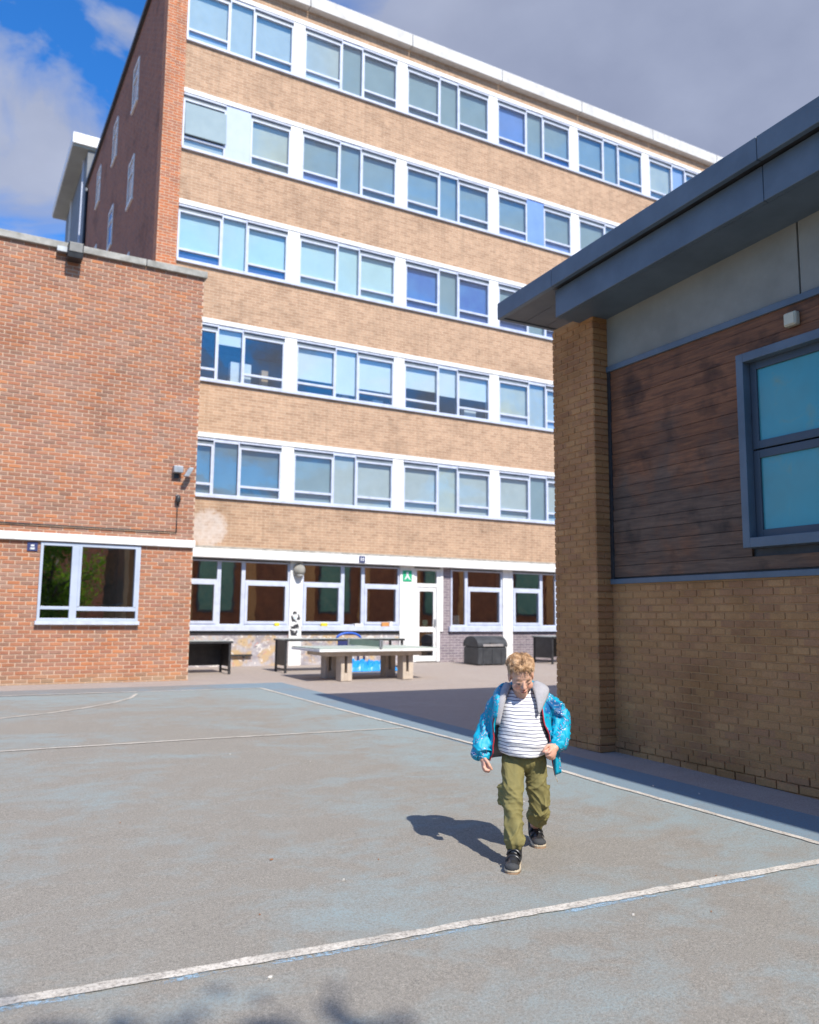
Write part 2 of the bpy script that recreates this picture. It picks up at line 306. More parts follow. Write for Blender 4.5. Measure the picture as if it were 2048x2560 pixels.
def strip(name, pts, wd, lift, m, seed=0, off=0, jit=.010):
    b = MB(); P = [Vector((x, y, 0)) for x, y in pts]; out = []
    for a, c in zip(P, P[1:]):
        k = max(2, int((c-a).length/.06)); out += [a.lerp(c, i/k) for i in range(k)]
    out.append(P[-1]); vs = []
    for i, p in enumerate(out):
        d = (out[min(i+1, len(out)-1)] - out[max(i-1, 0)]).normalized(); nrm = Vector((-d.y, d.x, 0))
        for sgn in (-1, 1):
            j = jit*noise.noise(Vector((p.x*9, p.y*9, sgn*5+seed))) + jit*.8*noise.noise(Vector((p.x*31, p.y*31, sgn*7+seed)))
            q = p + nrm*(off + sgn*wd/2 + j); vs.append((q.x, q.y, gz(q.y)+lift))
    n = len(out); b.add(vs, [(2*i, 2*i+2, 2*i+3, 2*i+1) for i in range(n-1)]); return b.build(name, m, court)
FL = [(-9, 3.83), (.3, 3.758), (2.0, 3.645), (4.9, 3.50), (5.36, 3.48)]
strip('painted_line', FL, .072, .014, M_line); strip('blue_paint_fringe', FL, .10, .011, M_fringe, 3, -.022)
strip('painted_line', [(5.30, -11), (5.30, 3.7), (5.29, 5.9), (5.40, 8.2), (5.3, 11), (5.22, 14.98)], .06, .014, M_line, 9)
strip('painted_line', [(-9, 9.72), (.6, 9.68), (2.7, 9.66), (5.25, 9.54)], .05, .014, M_line, 11)
strip('painted_line', [(-9, 15.2), (1.4, 15.1), (5.21, 14.95)], .05, .014, M_line, 12, jit=.02)
strip('painted_line', [(-1.0, 12.05), (.0, 12.12), (.76, 12.30), (1.38, 12.62), (1.86, 13.0), (2.39, 13.54), (2.75, 14.1), (2.96, 14.7)], .05, .014, M_line, 13)

# ------------------------------------------------------------------ main school block
D = 20.3; XE = 33.0
mainb = empty('school_block', (4.1, D, gz(D)), 'five storey brick school block with white banded windows across the yard', 'building')
MX = Matrix.Translation((-4.1, -D, -gz(D)))
def mb_part(b, name, m, bevel=0, parent=None):
    for i, v in enumerate(b.v): b.v[i] = (v[0]-4.1, v[1]-D, v[2]-gz(D))
    return b.build(name, m, parent or mainb, bevel)
SILL = [16.36, 13.36, 10.35, 7.36, 4.43]; HEAD = [18.10, 15.0, 11.97, 8.98, 6.03]; TOP = 18.45
spans = [(18.10, TOP+.02)] + [(HEAD[i+1], SILL[i]) for i in range(4)]
for a, b_ in spans: mb_part(MB().box(4.53, XE, D, D+.3, a, b_-.03 if b_ < 18 else b_), 'brick_band', M_tan)
mb_part(MB().box(4.53, XE, D, D+.3, 3.12, SILL[4]-.03), 'brick_band', M_tanlow)
mb_part(MB().box(4.03, 4.53, D-.02, D+.4, 0, TOP+.3), 'corner_pier', M_pier)
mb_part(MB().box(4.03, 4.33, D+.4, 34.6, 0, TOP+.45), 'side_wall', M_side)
mb_part(MB().box(3.93, 4.6, D-.1, 34.75, TOP+.45, TOP+.6), 'roof_edge', M_black)
b = MB()
x = 4.6
while x < XE:
    mb_part(MB().box(x, min(x+3.26, XE), D-.22, D+.6, TOP+.02, TOP+.40), 'roof_fascia', M_fascia); x += 3.28
mb_part(MB().box(4.33, XE, D+.6, 34.6, TOP+.15, TOP+.30), 'roof', M_concrete)
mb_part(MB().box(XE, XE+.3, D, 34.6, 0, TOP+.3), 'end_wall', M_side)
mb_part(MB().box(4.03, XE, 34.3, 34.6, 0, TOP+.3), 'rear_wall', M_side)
for i in range(5):
    mb_part(MB().box(4.33, XE, D+.3, D+3.6, SILL[i]-.45, SILL[i]-.06), 'floor_slab', M_room)
    mb_part(MB().box(4.33, XE, D+3.6, D+3.7, SILL[i]-.06, HEAD[i]+.3), 'room_wall', M_room)
    mb_part(MB().box(4.53, XE, D-.05, D+.12, HEAD[i]-.12, HEAD[i]), 'window_head', M_white)
    mb_part(MB().box(4.53, XE, D-.07, D+.12, SILL[i]-.03, SILL[i]+.035), 'window_sill', M_frame)
M_gfroom = mat('classroom_display_wall', (.42, .22, .09), (.10, .07, .05), 1.1, .9, lo=.42, hi=.56)
mb_part(MB().box(4.33, XE, D+2.0, D+2.1, .2, 3.2), 'room_wall', M_gfroom); mb_part(MB().box(4.33, XE, D+.3, D+2.0, .1, .22), 'room_floor', M_gfroom)
COLX = [7.46 + 3.285*k for k in range(8)]
for i in range(5):
    for cx_ in COLX:
        mb_part(MB().box(cx_, cx_+.34, D-.03, D+.2, SILL[i]+.035, HEAD[i]-.12), 'column', M_white)
BL = {
 'pale': mat('pale_grey_blind', (.56, .58, .56), (.50, .52, .50), 3, .8), 'teal': mat('grey_teal_blind', (.30, .38, .41), (.26, .34, .375), 2, .8),
 'cyan': mat('pale_cyan_blind', (.62, .78, .78), (.56, .72, .73), 2, .8), 'white': mat('white_blind', (.80, .82, .82), (.74, .77, .78), 2, .8),
 'slate': mat('slate_blind', (.17, .21, .23), (.14, .175, .195), 2, .8), 'cream': mat('cream_cloud_reflection_blind', (.62, .60, .48), (.52, .52, .44), 2, .8),
 'blue': mat('bright_blue_panel', (.17, .30, .68), (.14, .26, .6), 2, .6), 'lilac': mat('lilac_panel', (.47, .54, .74), (.42, .49, .68), 2, .6),
 'deep': mat('deep_blue_panel', (.05, .15, .50), (.09, .24, .58), 1.6, .5), 'navy': mat('navy_panel', (.035, .075, .26), (.05, .11, .34), 2, .6)}
M_gblue = glass('blue_tinted_glass', (.25, .50, .85), .18)
def window(x0, x1, z0, z1, kind, blind, low=None, bl_to=0.0, fixed=False, tilt=0, fm=None, glassm=None, Y=D, parent=None, part=mb_part):
    fm = fm or M_frame; g = glassm or M_gl; y0, y1 = Y-.03, Y+.07
    b = MB(); t = .05
    if fixed:
        b.box(x0, x0+.03, y0, y1, z0, z1).box(x1-.03, x1, y0, y1, z0, z1)
        b.box(x0+.03, x1-.03, y0, y1, z0, z0+.03).box(x0+.03, x1-.03, y0+.01, y1, z1-.10, z1)
        f = part(b, 'window', fm, .004); inv = None
        panes = [('pane', x0+.03, x1-.03, z0+.03, z1-.10)]
    else:
        zt = z1-.22; zl = z0+.30
        b.box(x0, x0+t, y0, y1, z0, zt).box(x1-t, x1, y0, y1, z0, zt)
        b.box(x0, x1, y0, y1, zt, zt+.045).box(x0+t, x1-t, y0, y1, zl-.06, zl).box(x0+t, x1-t, y0, y1, z0, z0+.035)
        b.box(x0, x1, y0+.03, y1, zt+.045, z1, 1).box(x0, x1, y0-.02, y1, z1-.07, z1-.03)
        f = part(b, 'window', [fm, M_head], .004)
        panes = [('pane', x0+t, x1-t, zl, zt), ('lower_pane', x0+t, x1-t, z0+.035, zl-.06)]
    o = Vector((4.1, D, gz(D))) if part is mb_part else Vector((0, 0, 0))
    for nm, a, c, d, e in panes:
        pb = MB().box(a-.004-o.x, c+.004-o.x, Y+.012-o.y, Y+.022-o.y, d-.004-o.z, e+.004-o.z); pb.build(nm, g, f)
        if nm == 'lower_pane' and low:
            MB().box(a-o.x, c-o.x, Y+.05-o.y, Y+.06-o.y, d-o.z, e-o.z).build('spandrel_panel', BL[low], f)
    if blind:
        d, e = panes[0][3], panes[0][4]; d = d + (e-d)*bl_to
        MB().box(panes[0][1]-o.x, panes[0][2]-o.x, Y+.09-o.y, Y+.10-o.y, d-o.z, e-o.z).build('blind', BL[blind], f)
        if bl_to == 0 and not fixed and not low: 
            MB().box(panes[1][1]-o.x, panes[1][2]-o.x, Y+.09-o.y, Y+.10-o.y, panes[1][3]-o.z, panes[1][4]-o.z).build('blind', BL[blind], f)
    return f
# what shows in each window, some cream and pale blinds painting in cloud reflections: rows from the top, (casement, fixed light, casement) for each bay: blind[:lower panel][@drop]
ROWS = [
 [('pale:lilac', 'pale', 'pale'), ('pale:white', 'teal', 'teal'), ('teal', 'teal', 'teal'), ('blue:navy', 'teal', 'teal:navy'), ('teal', 'teal', 'teal'), ('cream', 'lilac', 'pale'), ('teal', 'teal', 'teal'), ('teal', 'teal', 'pale')],
 [('pale:pale', 'lilac!', 'cream'), ('teal:blue', 'teal', 'teal'), ('teal', 'teal', 'teal'), ('teal:blue', 'blue!', 'teal:blue'), ('teal', 'teal', 'teal'), ('teal', 'teal', 'teal'), ('teal', 'blue!', 'teal'), ('teal', 'teal', 'pale')],
 [('cyan:navy', 'cyan', 'cyan:navy'), ('cyan', 'cyan', 'cyan'), ('deep:navy', 'teal', 'deep:navy'), ('teal:navy', 'teal', 'teal:navy'), ('teal', 'teal', 'teal'), ('cyan', 'cyan', 'teal'), ('teal', 'teal', 'teal'), ('teal', 'teal', 'pale')],
 [('', '@.72white', ''), ('white@.12', 'white@.1', 'white@.1'), ('white@.35', 'white@.4', 'white@.3'), ('cream:lilac', 'pale', 'pale:lilac'), ('white@.4', 'white', 'teal'), ('pale', 'pale', 'pale'), ('teal', 'teal', 'teal'), ('teal', 'teal', 'pale')],
 [('slate', 'slate', 'slate'), ('teal', 'pale', 'pale'), ('pale', 'cream', 'pale'), ('pale', 'teal', 'pale'), ('cream', 'pale', 'pale'), ('pale', 'pale', 'pale'), ('teal', 'teal', 'teal'), ('teal', 'teal', 'pale')]]
def parse(s):
    low = None; drop = 0.0; opaque = s.endswith('!'); s = s.rstrip('!')
    if ':' in s: s, low = s.split(':')
    if s.startswith('@'): return s[4:], low, float(s[1:4]), False, False
    if '@' in s: s, d = s.split('@'); drop = float(d)
    bluegl = s.endswith('+'); s = s.rstrip('+')
    return s, low, drop, opaque, bluegl
for i, row in enumerate(ROWS):
    for k, bay in enumerate(row):
        xl = 4.53 if k == 0 else COLX[k-1]+.34
        xr = COLX[k]
        if xr > XE: continue
        w3 = xr - xl; a = w3*.385
        for (p0, p1, fx), spec in zip(((xl, xl+a, False), (xl+a, xr-a, True), (xr-a, xr, False)), bay):
            bl, low, drop, opq, bg_ = parse(spec)
            if opq:
                b = MB().box(p0, p1, D-.02, D+.05, SILL[i]+.035, HEAD[i]-.12); mb_part(b, 'infill_panel', BL[bl], .004); continue
            window(p0, p1, SILL[i]+.035, HEAD[i]-.12, '', bl, low, drop, fx, glassm=M_gblue if bg_ else None)
# the casement swung out in the second row
o = mb_part(MB().hexa([(x, y, z) for z, y in ((13.72, D-.10), (14.60, D-.045)) for y in (y, y+.05) for x in (4.58, 5.66)]), 'open_casement', BL['teal'], .01)
# ground floor
GB = gz(D)
mb_part(MB().box(4.5, XE, D-.30, D+.3, 2.90, 3.12), 'canopy', M_white, .01)
mb_part(MB().box(4.5, XE, D-.12, D+.3, 3.12, 3.19), 'canopy_top', M_concrete)
def mural():
    m, nt, p, out = newmat('graffiti_mural_on_brick'); v = texco(nt)
    mp = N(nt, 'ShaderNodeMapping'); mp.inputs['Scale'].default_value = (1, .01, 1.3); L(nt, v, mp.inputs[0]); vv = mp.outputs[0]
    def blob(scale, lo, hi, dist=.6, seed=0):
        mq = N(nt, 'ShaderNodeMapping'); mq.inputs['Location'].default_value = (seed*3.7, 0, seed*1.9); L(nt, vv, mq.inputs[0])
        r = ramp(nt, [(lo, 0), (hi, 1)]); L(nt, noise_n(nt, mq.outputs[0], scale, 5, .65, dist).outputs['Fac'], r.inputs[0]); return r.outputs[0]
    c = mixc(nt, blob(3, .42, .58), (.30, .27, .29), (.44, .41, .42)); c = mixc(nt, blob(1.5, .52, .62, .5, 5), c, (.50, .35, .19)); c = mixc(nt, blob(6, .57, .62, .8, 2), c, (.66, .62, .58))
    c = mixc(nt, blob(7, .62, .66, .5, 3), c, (.52, .26, .22)); c = mixc(nt, blob(9, .66, .70, .5, 4), c, (.16, .40, .45)); c = mixc(nt, blob(11, .64, .68, .9, 7), c, (.06, .06, .07))
    L(nt, c, p.inputs['Base Color']); p.inputs['Roughness'].default_value = .8; return m
M_mural = mural()
mb_part(MB().box(4.5, 7.78, D, D+.3, .1, 1.10), 'mural_wall', M_mural)
mb_part(MB().box(8.12, 11.0, D, D+.3, .1, 1.10), 'mural_wall', M_mural)
mb_part(MB().box(12.33, 14.47, D, D+.3, .1, 1.12), 'dwarf_wall', M_dkbrick)
mb_part(MB().box(14.82, XE, D, D+.3, .1, 1.12), 'dwarf_wall', M_dkbrick)
mb_part(MB().box(12.43, 12.68, D, D+.3, 1.12, 2.90), 'brick_pier', M_dkbrick)
for a, c in ((7.78, 8.12), (11.0, 11.45), (14.47, 14.82), (17.8, 18.14), (21.1, 21.44), (24.4, 24.74)):
    mb_part(MB().box(a, c, D-.06, D+.3, .1, 2.90), 'column', M_white, .006)
def gwin(x0, x1, casement, nm='window'):
    b = MB(); y0, y1 = D-.02, D+.06; z0, z1, zt = 1.24, 2.86, 2.35; t = .05
    b.box(x0, x0+t, y0, y1, z0, z1).box(x1-t, x1, y0, y1, z0, z1).box(x0+t, x1-t, y0, y1, z1-.04, z1).box(x0+t, x1-t, y0, y1, z0, z0+t)
    P = [(x0+t, x1-t, z0+t, z1-.04)]
    if casement:
        b.box(x0+t, x1-t, y0-.01, y1, zt-.03, zt+.03).box(x0+t, x0+t+.07, y0-.02, y1-.02, z0+t, zt-.03).box(x1-t-.07, x1-t, y0-.02, y1-.02, z0+t, zt-.03)
        b.box(x0+t+.07, x1-t-.07, y0-.02, y1-.02, zt-.10, zt-.03).box(x0+t+.07, x1-t-.07, y0-.02, y1-.02, z0+t, z0+t+.07)
        P = [(x0+t, x1-t, zt+.03, z1-.04), (x0+t+.07, x1-t-.07, z0+t+.07, zt-.10)]
    f = mb_part(b, nm, M_frame, .004)
    for a, c, d, e in P: MB().box(a-4.104, c-4.096, .012, .022, d-GB-.004, e-GB+.004).build('pane', M_gl2, f)
for x0, x1, cs in ((4.6, 5.93, True), (5.93, 6.55, False), (6.55, 7.78, True), (8.12, 9.28, True), (9.28, 9.88, False), (9.88, 11.0, True), (12.68, 13.2, False), (13.2, 14.47, True), (14.82, 15.92, True), (15.92, 16.5, False), (16.5, 17.8, True), (18.14, 19.6, True), (19.6, 21.1, True)): gwin(x0, x1, cs)
for a, c in ((4.5, 7.78), (8.12, 11.0), (12.60, 14.47), (14.82, 17.8)): mb_part(MB().box(a, c, D-.09, D+.1, 1.10 if a > 12 else 1.12, 1.24), 'window_sill', M_frame, .006)
for a, c in ((4.5, 7.78), (8.12, 11.0)): mb_part(MB().box(a, c, D-.035, D-.002, 1.04, 1.10), 'pipe_run', M_black)
# door
b = MB(); b.box(11.45, 11.55, D-.03, D+.07, .27, 2.86).box(12.20, 12.31, D-.03, D+.07, .27, 2.86).box(11.55, 12.20, D-.03, D+.07, 2.34, 2.44).box(11.55, 12.20, D-.03, D+.07, 2.80, 2.86)
door = mb_part(b, 'door_frame', M_white, .004)
b = MB(); x0, x1 = 11.56, 12.19
b.box(x0, x0+.09, D-.01, D+.05, .28, 2.33).box(x1-.09, x1, D-.01, D+.05, .28, 2.33)
for a, c in ((.28, .43), (1.09, 1.23), (2.22, 2.33)): b.box(x0+.09, x1-.09, D-.01, D+.05, a, c)
dl = mb_part(b, 'door_leaf', M_white, .004)
for a, c in ((.43, 1.09), (1.23, 2.22)): MB().box(x0+.086-4.1, x1-.086-4.1, .015, .025, a-GB, c-GB).build('pane', M_gl2, dl)
MB().box(x1-.07-4.1, x1-.03-4.1, -.06, -.01, 1.25-GB, 1.45-GB).build('handle', M_grey, dl)
MB().box(11.55-4.1, 12.2-4.1, .015, .025, 2.44-GB, 2.80-GB).build('pane', M_gl2, door)
mb_part(MB().box(12.31, 12.40, D-.05, D+.05, 1.10, 2.90), 'downpipe_cover', M_white)
# side wall slit windows
for zt in (18.03, 14.93, 11.9):
    for k in range(3):
        y = 24.0 + 3.45*k
        f = mb_part(MB().box(4.0, 4.05, y, y+.07, zt-1.35, zt).box(4.0, 4.05, y+.75, y+.82, zt-1.35, zt).box(4.0, 4.05, y+.07, y+.75, zt-.08, zt).box(3.98, 4.05, y-.03, y+.85, zt-1.43, zt-1.35).box(4.0, 4.05, y+.07, y+.75, zt-.5, zt-.45), 'slit_window', M_white)
        MB().box(4.02-4.1, 4.035-4.1, y+.07-D, y+.75-D, zt-1.35-GB, zt-.08-GB).build('pane', M_gl, f)
        MB().box(4.026-4.1, 4.031-4.1, y+.08-D, y+.74-D, zt-1.34-GB, zt-.1-GB).build('blind', BL['slate'], f) if False else None
mb_part(MB().tube([(3.98, 34.45, .3), (3.98, 34.45, 18.6)], .06, 8), 'downpipe', M_black)

# stair tower behind the block
tw = empty('stair_tower', (4.1, 35.0, gz(35)), 'grey stair tower with overhanging white edged roof slab behind the block', 'tower')
def tp(b, n, m):
    for i, v in enumerate(b.v): b.v[i] = (v[0]-4.1, v[1]-35, v[2]-gz(35))
    return b.build(n, m, tw)
M_twr = mat('tower_dark_cladding', (.20, .21, .22), (.15, .155, .165), 1.5, .7)
M_slab = mat('tower_soffit', (.34, .36, .33), (.27, .285, .265), .7, .8)
tp(MB().box(4.05, 14, 35.4, 42.5, .2, 20.9), 'tower_wall', M_twr)
tp(MB().box(3.45, 14.3, 35.3, 42.7, 20.9, 21.0), 'soffit', M_slab); tp(MB().box(3.42, 14.3, 35.2, 42.8, 21.0, 21.45), 'roof_slab', M_white)
tp(MB().box(4.0, 4.05, 40.4, 40.6, .2, 20.9), 'cladding_trim', M_white); tp(MB().box(3.98, 4.05, 36.3, 36.45, .2, 20.9), 'cladding_trim', M_frame)

# ------------------------------------------------------------------ left brick annex
LY = 17.0; XR = 4.41; XL = -2.6; LG = gz(LY)
ann = empty('brick_annex', (XR, LY, LG), 'red brick annex with stone coping and white band at the left', 'building')
def lp(b, n, m, bevel=0, parent=None):
    for i, v in enumerate(b.v): b.v[i] = (v[0]-XR, v[1]-LY, v[2]-LG)
    return b.build(n, m, parent or ann, bevel)
WX0, WX1, WZ0, WZ1 = 1.545, 3.37, 1.30, 2.84
b = MB().box(XL, XR-.005, LY+.008, D-.05, 3.0, 8.62).box(XL, WX0, LY+.008, LY+.3, LG-.1, 3.0).box(WX1, XR-.005, LY+.008, D-.05, LG-.1, 3.0).box(WX0, WX1, LY+.008, LY+.3, LG-.1, WZ0).box(WX0, WX1, LY+.008, LY+.3, WZ1, 3.0)
lp(b, 'wall', M_mortarL)
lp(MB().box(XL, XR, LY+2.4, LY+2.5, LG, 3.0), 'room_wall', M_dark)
x = XL
while x < XR:
    x1 = min(x+1.45, XR+.06); lp(MB().box(x, x1-.012, LY-.07, LY+.4, 8.62, 8.76), 'coping_stone', M_concrete, .008); x += 1.45
lp(MB().box(XL, XR+.02, LY-.075, LY+.05, 2.86, 3.01), 'white_band', M_white, .008)
def brick_mesh(name, l, h, d, m, ax='x'):
    b = MB(); e = .004
    # a bevelled front: back box + slightly smaller face
    if ax == 'x': v = [(x, y, z) for (y, s) in ((d, 0), (0, e)) for z in (s, h-s) for x in (s, l-s)]
    else: v = [(y, x, z) for (y, s) in ((d, 0), (0, e)) for z in (s, h-s) for x in (s, l-s)]
    b.add(v, [(4, 5, 7, 6), (0, 4, 6, 2), (1, 3, 7, 5), (0, 1, 5, 4), (2, 6, 7, 3)]); me = b.mesh(name, m)
    bm = bmesh.new(); bm.from_mesh(me); bmesh.ops.recalc_face_normals(bm, faces=bm.faces)
    for f in bm.faces:
        pass
    bm.to_mesh(me); bm.free(); return me
def lay_bricks(parent, mname, m, u0, u1, z0, z1, holes, place, ax, nobj, score, bw=.225, bh=.075, joint=.010, depth=.012, seed=1):
    rg = random.Random(seed); todo = []; cache = {}
    row = math.floor(z0/bh)
    while row*bh < z1-.02:
        zz = row*bh; c = math.floor(u0/bw)-1
        while True:
            a = (c - .5*(row % 2))*bw; e = a+bw; c += 1
            if a >= u1: break
            segs = [(max(a, u0), min(e, u1))]
            for h0, h1, hz0, hz1 in holes:
                if zz+bh > hz0+.01 and zz < hz1-.01:
                    ns = []
                    for s0, s1 in segs:
                        if s1 <= h0 or s0 >= h1: ns.append((s0, s1))
                        else:
                            if s0 < h0: ns.append((s0, h0))
                            if s1 > h1: ns.append((h1, s1))
                    segs = ns
            for s0, s1 in segs:
                lo = s0+(joint/2 if s0 == a else 0); hi = s1-(joint/2 if s1 == e else 0)
                if hi-lo < .03: continue
                todo.append((lo, hi, zz+joint/2, min(bh, z1-zz)-joint))
        row += 1
    todo = [t for t in todo if t[3] > .03]; todo.sort(key=lambda t: score(t)); rest = MB()
    for i, (lo, hi, zz, h) in enumerate(todo):
        pr = rg.uniform(-.0025, .0025)
        if i < nobj:
            key = (round(hi-lo, 3), round(h, 3))
            if key not in cache: cache[key] = brick_mesh('brick', hi-lo, h, depth+.006, m, ax)
            put('brick', cache[key], parent, place(lo, pr, zz))
        else:
            e = .004; p = Vector(place(lo, pr, zz)); l = hi-lo; d = depth+.006
            if ax == 'x': v = [(p.x+x, p.y+y, p.z+z) for (y, s) in ((d, 0), (0, e)) for z in (s, h-s) for x in (s, l-s)]
            else: v = [(p.x+y, p.y+x, p.z+z) for (y, s) in ((d, 0), (0, e)) for z in (s, h-s) for x in (s, l-s)]
            rest.add(v, [(4, 5, 7, 6), (0, 4, 6, 2), (1, 3, 7, 5), (0, 1, 5, 4), (2, 6, 7, 3)])
    if rest.v: tag(rest.build('bricks', m, parent), kind='stuff')
lay_bricks(ann, 'brick', M_brickL, XL, XR, LG-.02, 8.62, [(WX0, WX1, WZ0, WZ1), (XL, XR, 2.86, 3.01)], lambda u, pr, z: (u-XR, -.002+pr, z-LG), 'x', 300, lambda t: 0 if (.75 < t[0] and t[2] < 1.6) else (1 if t[0] > .75 else 2)+t[2], joint=.0125)
# annex window
b = MB(); y0, y1 = LY-.03, LY+.06; t = .05
b.box(WX0, WX0+t, y0, y1, WZ0+.07, WZ1).box(WX1-t, WX1, y0, y1, WZ0+.07, WZ1).box(WX0+t, WX1-t, y0, y1, WZ1-.06, WZ1).box(2.10, 2.23, y0-.005, y1, WZ0+.07, WZ1-.06)
b.box(WX0+t, 2.10, y0, y1, 1.58, 1.64).box(2.23, WX1-t, y0, y1, 1.56, 1.64).box(WX0+t, 2.10, y0, y1, WZ0+.07, WZ0+.12).box(2.23, WX1-t, y0, y1, WZ0+.07, WZ0+.12)
b.box(2.23, 2.28, y0-.01, y1, 1.64, WZ1-.06).box(WX1-t-.05, WX1-t, y0-.01, y1, 1.64, WZ1-.06)
f = lp(b, 'window', M_frame2, .005)
def lsub(b, n, m): return lp(b, n, m, 0, f)
for a, c, d, e in ((WX0+t, 2.10, 1.64, WZ1-.06), (2.28, WX1-t-.05, 1.64, WZ1-.06), (WX0+t, 2.10, WZ0+.12, 1.58), (2.23, WX1-t, WZ0+.12, 1.56)): lsub(MB().box(a-.003, c+.003, LY+.02, LY+.03, d-.003, e+.003), 'pane', M_gl2)
lsub(MB().box(WX0-.03, WX1+.02, LY-.10, LY+.03, WZ0-.0, WZ0+.07), 'sill', M_frame)

# ------------------------------------------------------------------ right hall (own frame: x into the hall, y away from the camera)
OX, OY = 6.40, 7.15
hall = empty('timber_clad_hall', (OX, OY, 0), 'dark timber and brown brick hall with slate blue roof edge at the right', 'building', rz=TH)
def hp(b, n, m, bevel=0, parent=None): return b.build(n, m, parent or hall, bevel)
NE = -13.0; FE = .745; WV = .22; ZR = 1.90; ZW = 4.36; BX = 24.0
# pillar cores and lower wall (mortar), bricks laid on them
M_b = M_mortarR
hp(MB().box(.008, .6, .008, FE-.008, -.1, 5.06), 'pillar', M_b)
hp(MB().box(WV+.008, .6, NE, .0, -.1, ZR), 'lower_wall', M_b)
hp(MB().box(.008, .6, -7.9, -7.0, -.1, 5.06), 'pillar', M_b)
lay_bricks(hall, 'brick', M_brickR, 0, FE, 0, 5.04, [], lambda u, pr, z: (-.001+pr, u, z), 'y', 120, lambda t: t[2])
lay_bricks(hall, 'brick', M_brickR, NE, 0, -.15, ZR-.01, [], lambda u, pr, z: (WV-.001+pr, u, z), 'y', 300, lambda t: abs(t[0]+1.9), seed=4)
# near face of the pillar, and the second pillar
nf = MB()
for k in range(68):
    z0 = k*.075+.005
    for a, c in (((0, .105), (.115, .222)) if k % 2 else ((0, .215),)):
        put('brick', (BM := MATS.get(('bm', round(c-a, 3))) or MATS.setdefault(('bm', round(c-a, 3)), brick_mesh('brick', c-a, .065, .018, M_brickR, 'x'))), hall, (a+.002, -.006+rnd.uniform(-.002, .002), z0))
# plinth courses, a little proud
pl = MB()
for k in range(3):
    y = NE
    z0 = -.06+k*.078
    while y < 0:
        l = .222; y1 = min(y+l, -.004); pl.box(WV-.022+rnd.uniform(-.003, .003), WV+.01, y+.006, y1-.006, z0+.006, z0+.072); y += .225 if k != 1 or y > NE else .11
tag(hp(pl, 'plinth_bricks', M_brickR), kind='stuff')
pl = MB()
for k in range(3):
    z0 = -.03+k*.078
    for j in range(4): pl.box(-.024, .01, j*FE/4+.004, (j+1)*FE/4-.004, z0+.006, z0+.072)
    pl.box(-.024, .23, -.026, -.004, z0+.006, z0+.072)
tag(hp(pl, 'plinth_bricks', M_brickR), kind='stuff')
def wood():
    m, nt, p, out = newmat('weathered_red_brown_cladding'); v = texco(nt)
    mp = N(nt, 'ShaderNodeMapping'); mp.inputs['Scale'].default_value = (1, .35, 4.5); L(nt, v, mp.inputs[0])
    g = noise_n(nt, mp.outputs[0], 9, 6, .65, .4); oi = N(nt, 'ShaderNodeObjectInfo')
    sz = N(nt, 'ShaderNodeSeparateXYZ'); L(nt, v, sz.inputs[0])
    r = ramp(nt, [(.28, (.085, .036, .018)), (.48, (.19, .075, .032)), (.72, (.29, .12, .048))]); L(nt, g.outputs['Fac'], r.inputs[0])
    # the lower boards are greyer, darker and stained in blotches, the top ones redder
    n2 = noise_n(nt, v, 2.0, 5, .6, .3); hgt = N(nt, 'ShaderNodeMapRange'); L(nt, sz.outputs[2], hgt.inputs[0])
    hgt.inputs[1].default_value = 4.3; hgt.inputs[2].default_value = 2.6; hgt.inputs[3].default_value = -.32; hgt.inputs[4].default_value = .12
    a = mth(nt, 'ADD', n2.outputs['Fac'], hgt.outputs[0]); wr = ramp(nt, [(.36, 0), (.62, 1)]); L(nt, a, wr.inputs[0])
    grey = ramp(nt, [(.3, (.06, .040, .029)), (.7, (.145, .098, .068))]); L(nt, g.outputs['Fac'], grey.inputs[0])
    c = mixc(nt, mth(nt, 'MULTIPLY', wr.outputs[0], .85), r.outputs[0], grey.outputs[0])
    n3 = noise_n(nt, v, 2.6, 4, .55); bl = ramp(nt, [(.54, 1), (.70, .38)]); L(nt, n3.outputs['Fac'], bl.inputs[0]); c = mixc(nt, 1, c, bl.outputs[0], 'MULTIPLY')
    k = mth(nt, 'MULTIPLY_ADD', oi.outputs['Random'], .3, .88); c = mixc(nt, 1, c, k, 'MULTIPLY')
    L(nt, c, p.inputs['Base Color']); p.inputs['Roughness'].default_value = .7; bump(nt, p, g.outputs['Fac'], .35, .004); return m
M_wood = wood()
hp(MB().box(WV+.03, .6, NE, 0, ZR, 5.2), 'cladding_backing', M_black)
WINU0, WINU1, WINZ0, WINZ1 = -4.6, -1.92, 2.165, 4.01
bh = .128; z = ZR+.06
while z < ZW-.05:
    h = min(bh, ZW-z); ends = sorted(rnd.sample([-11.2, -9.7, -8.6, -6.4, -5.3], 2))
    segs = []; cuts = [NE] + ends + [0]
    for a, c in zip(cuts, cuts[1:]):
        if z+h > WINZ0+.02 and z < WINZ1-.02:
            if a < WINU0: segs.append((a, min(c, WINU0)))
            if c > WINU1: segs.append((max(a, WINU1), c))
        else: segs.append((a, c))
    for a, c in segs:
        if c-a < .02: continue
        j = rnd.uniform(-.003, .003)
        b = MB(); x0 = WV+j   # board: slightly tilted face with a shadow gap below
        b.add([(x0+.004, a+.001, z+.006), (x0+.03, a+.001, z+.006), (x0+.03, a+.001, z+h), (x0-.002, a+.001, z+h), (x0+.004, c-.001, z+.006), (x0+.03, c-.001, z+.006), (x0+.03, c-.001, z+h), (x0-.002, c-.001, z+h)],
              [(0, 1, 2, 3), (7, 6, 5, 4), (0, 3, 7, 4), (1, 5, 6, 2), (0, 4, 5, 1), (3, 2, 6, 7)])
        hp(b, 'cladding_board', M_wood)
    z += bh
hp(MB().box(WV-.03, WV+.05, NE, -.004, ZR-.012, ZR+.045), 'bottom_rail', M_metal, .004)
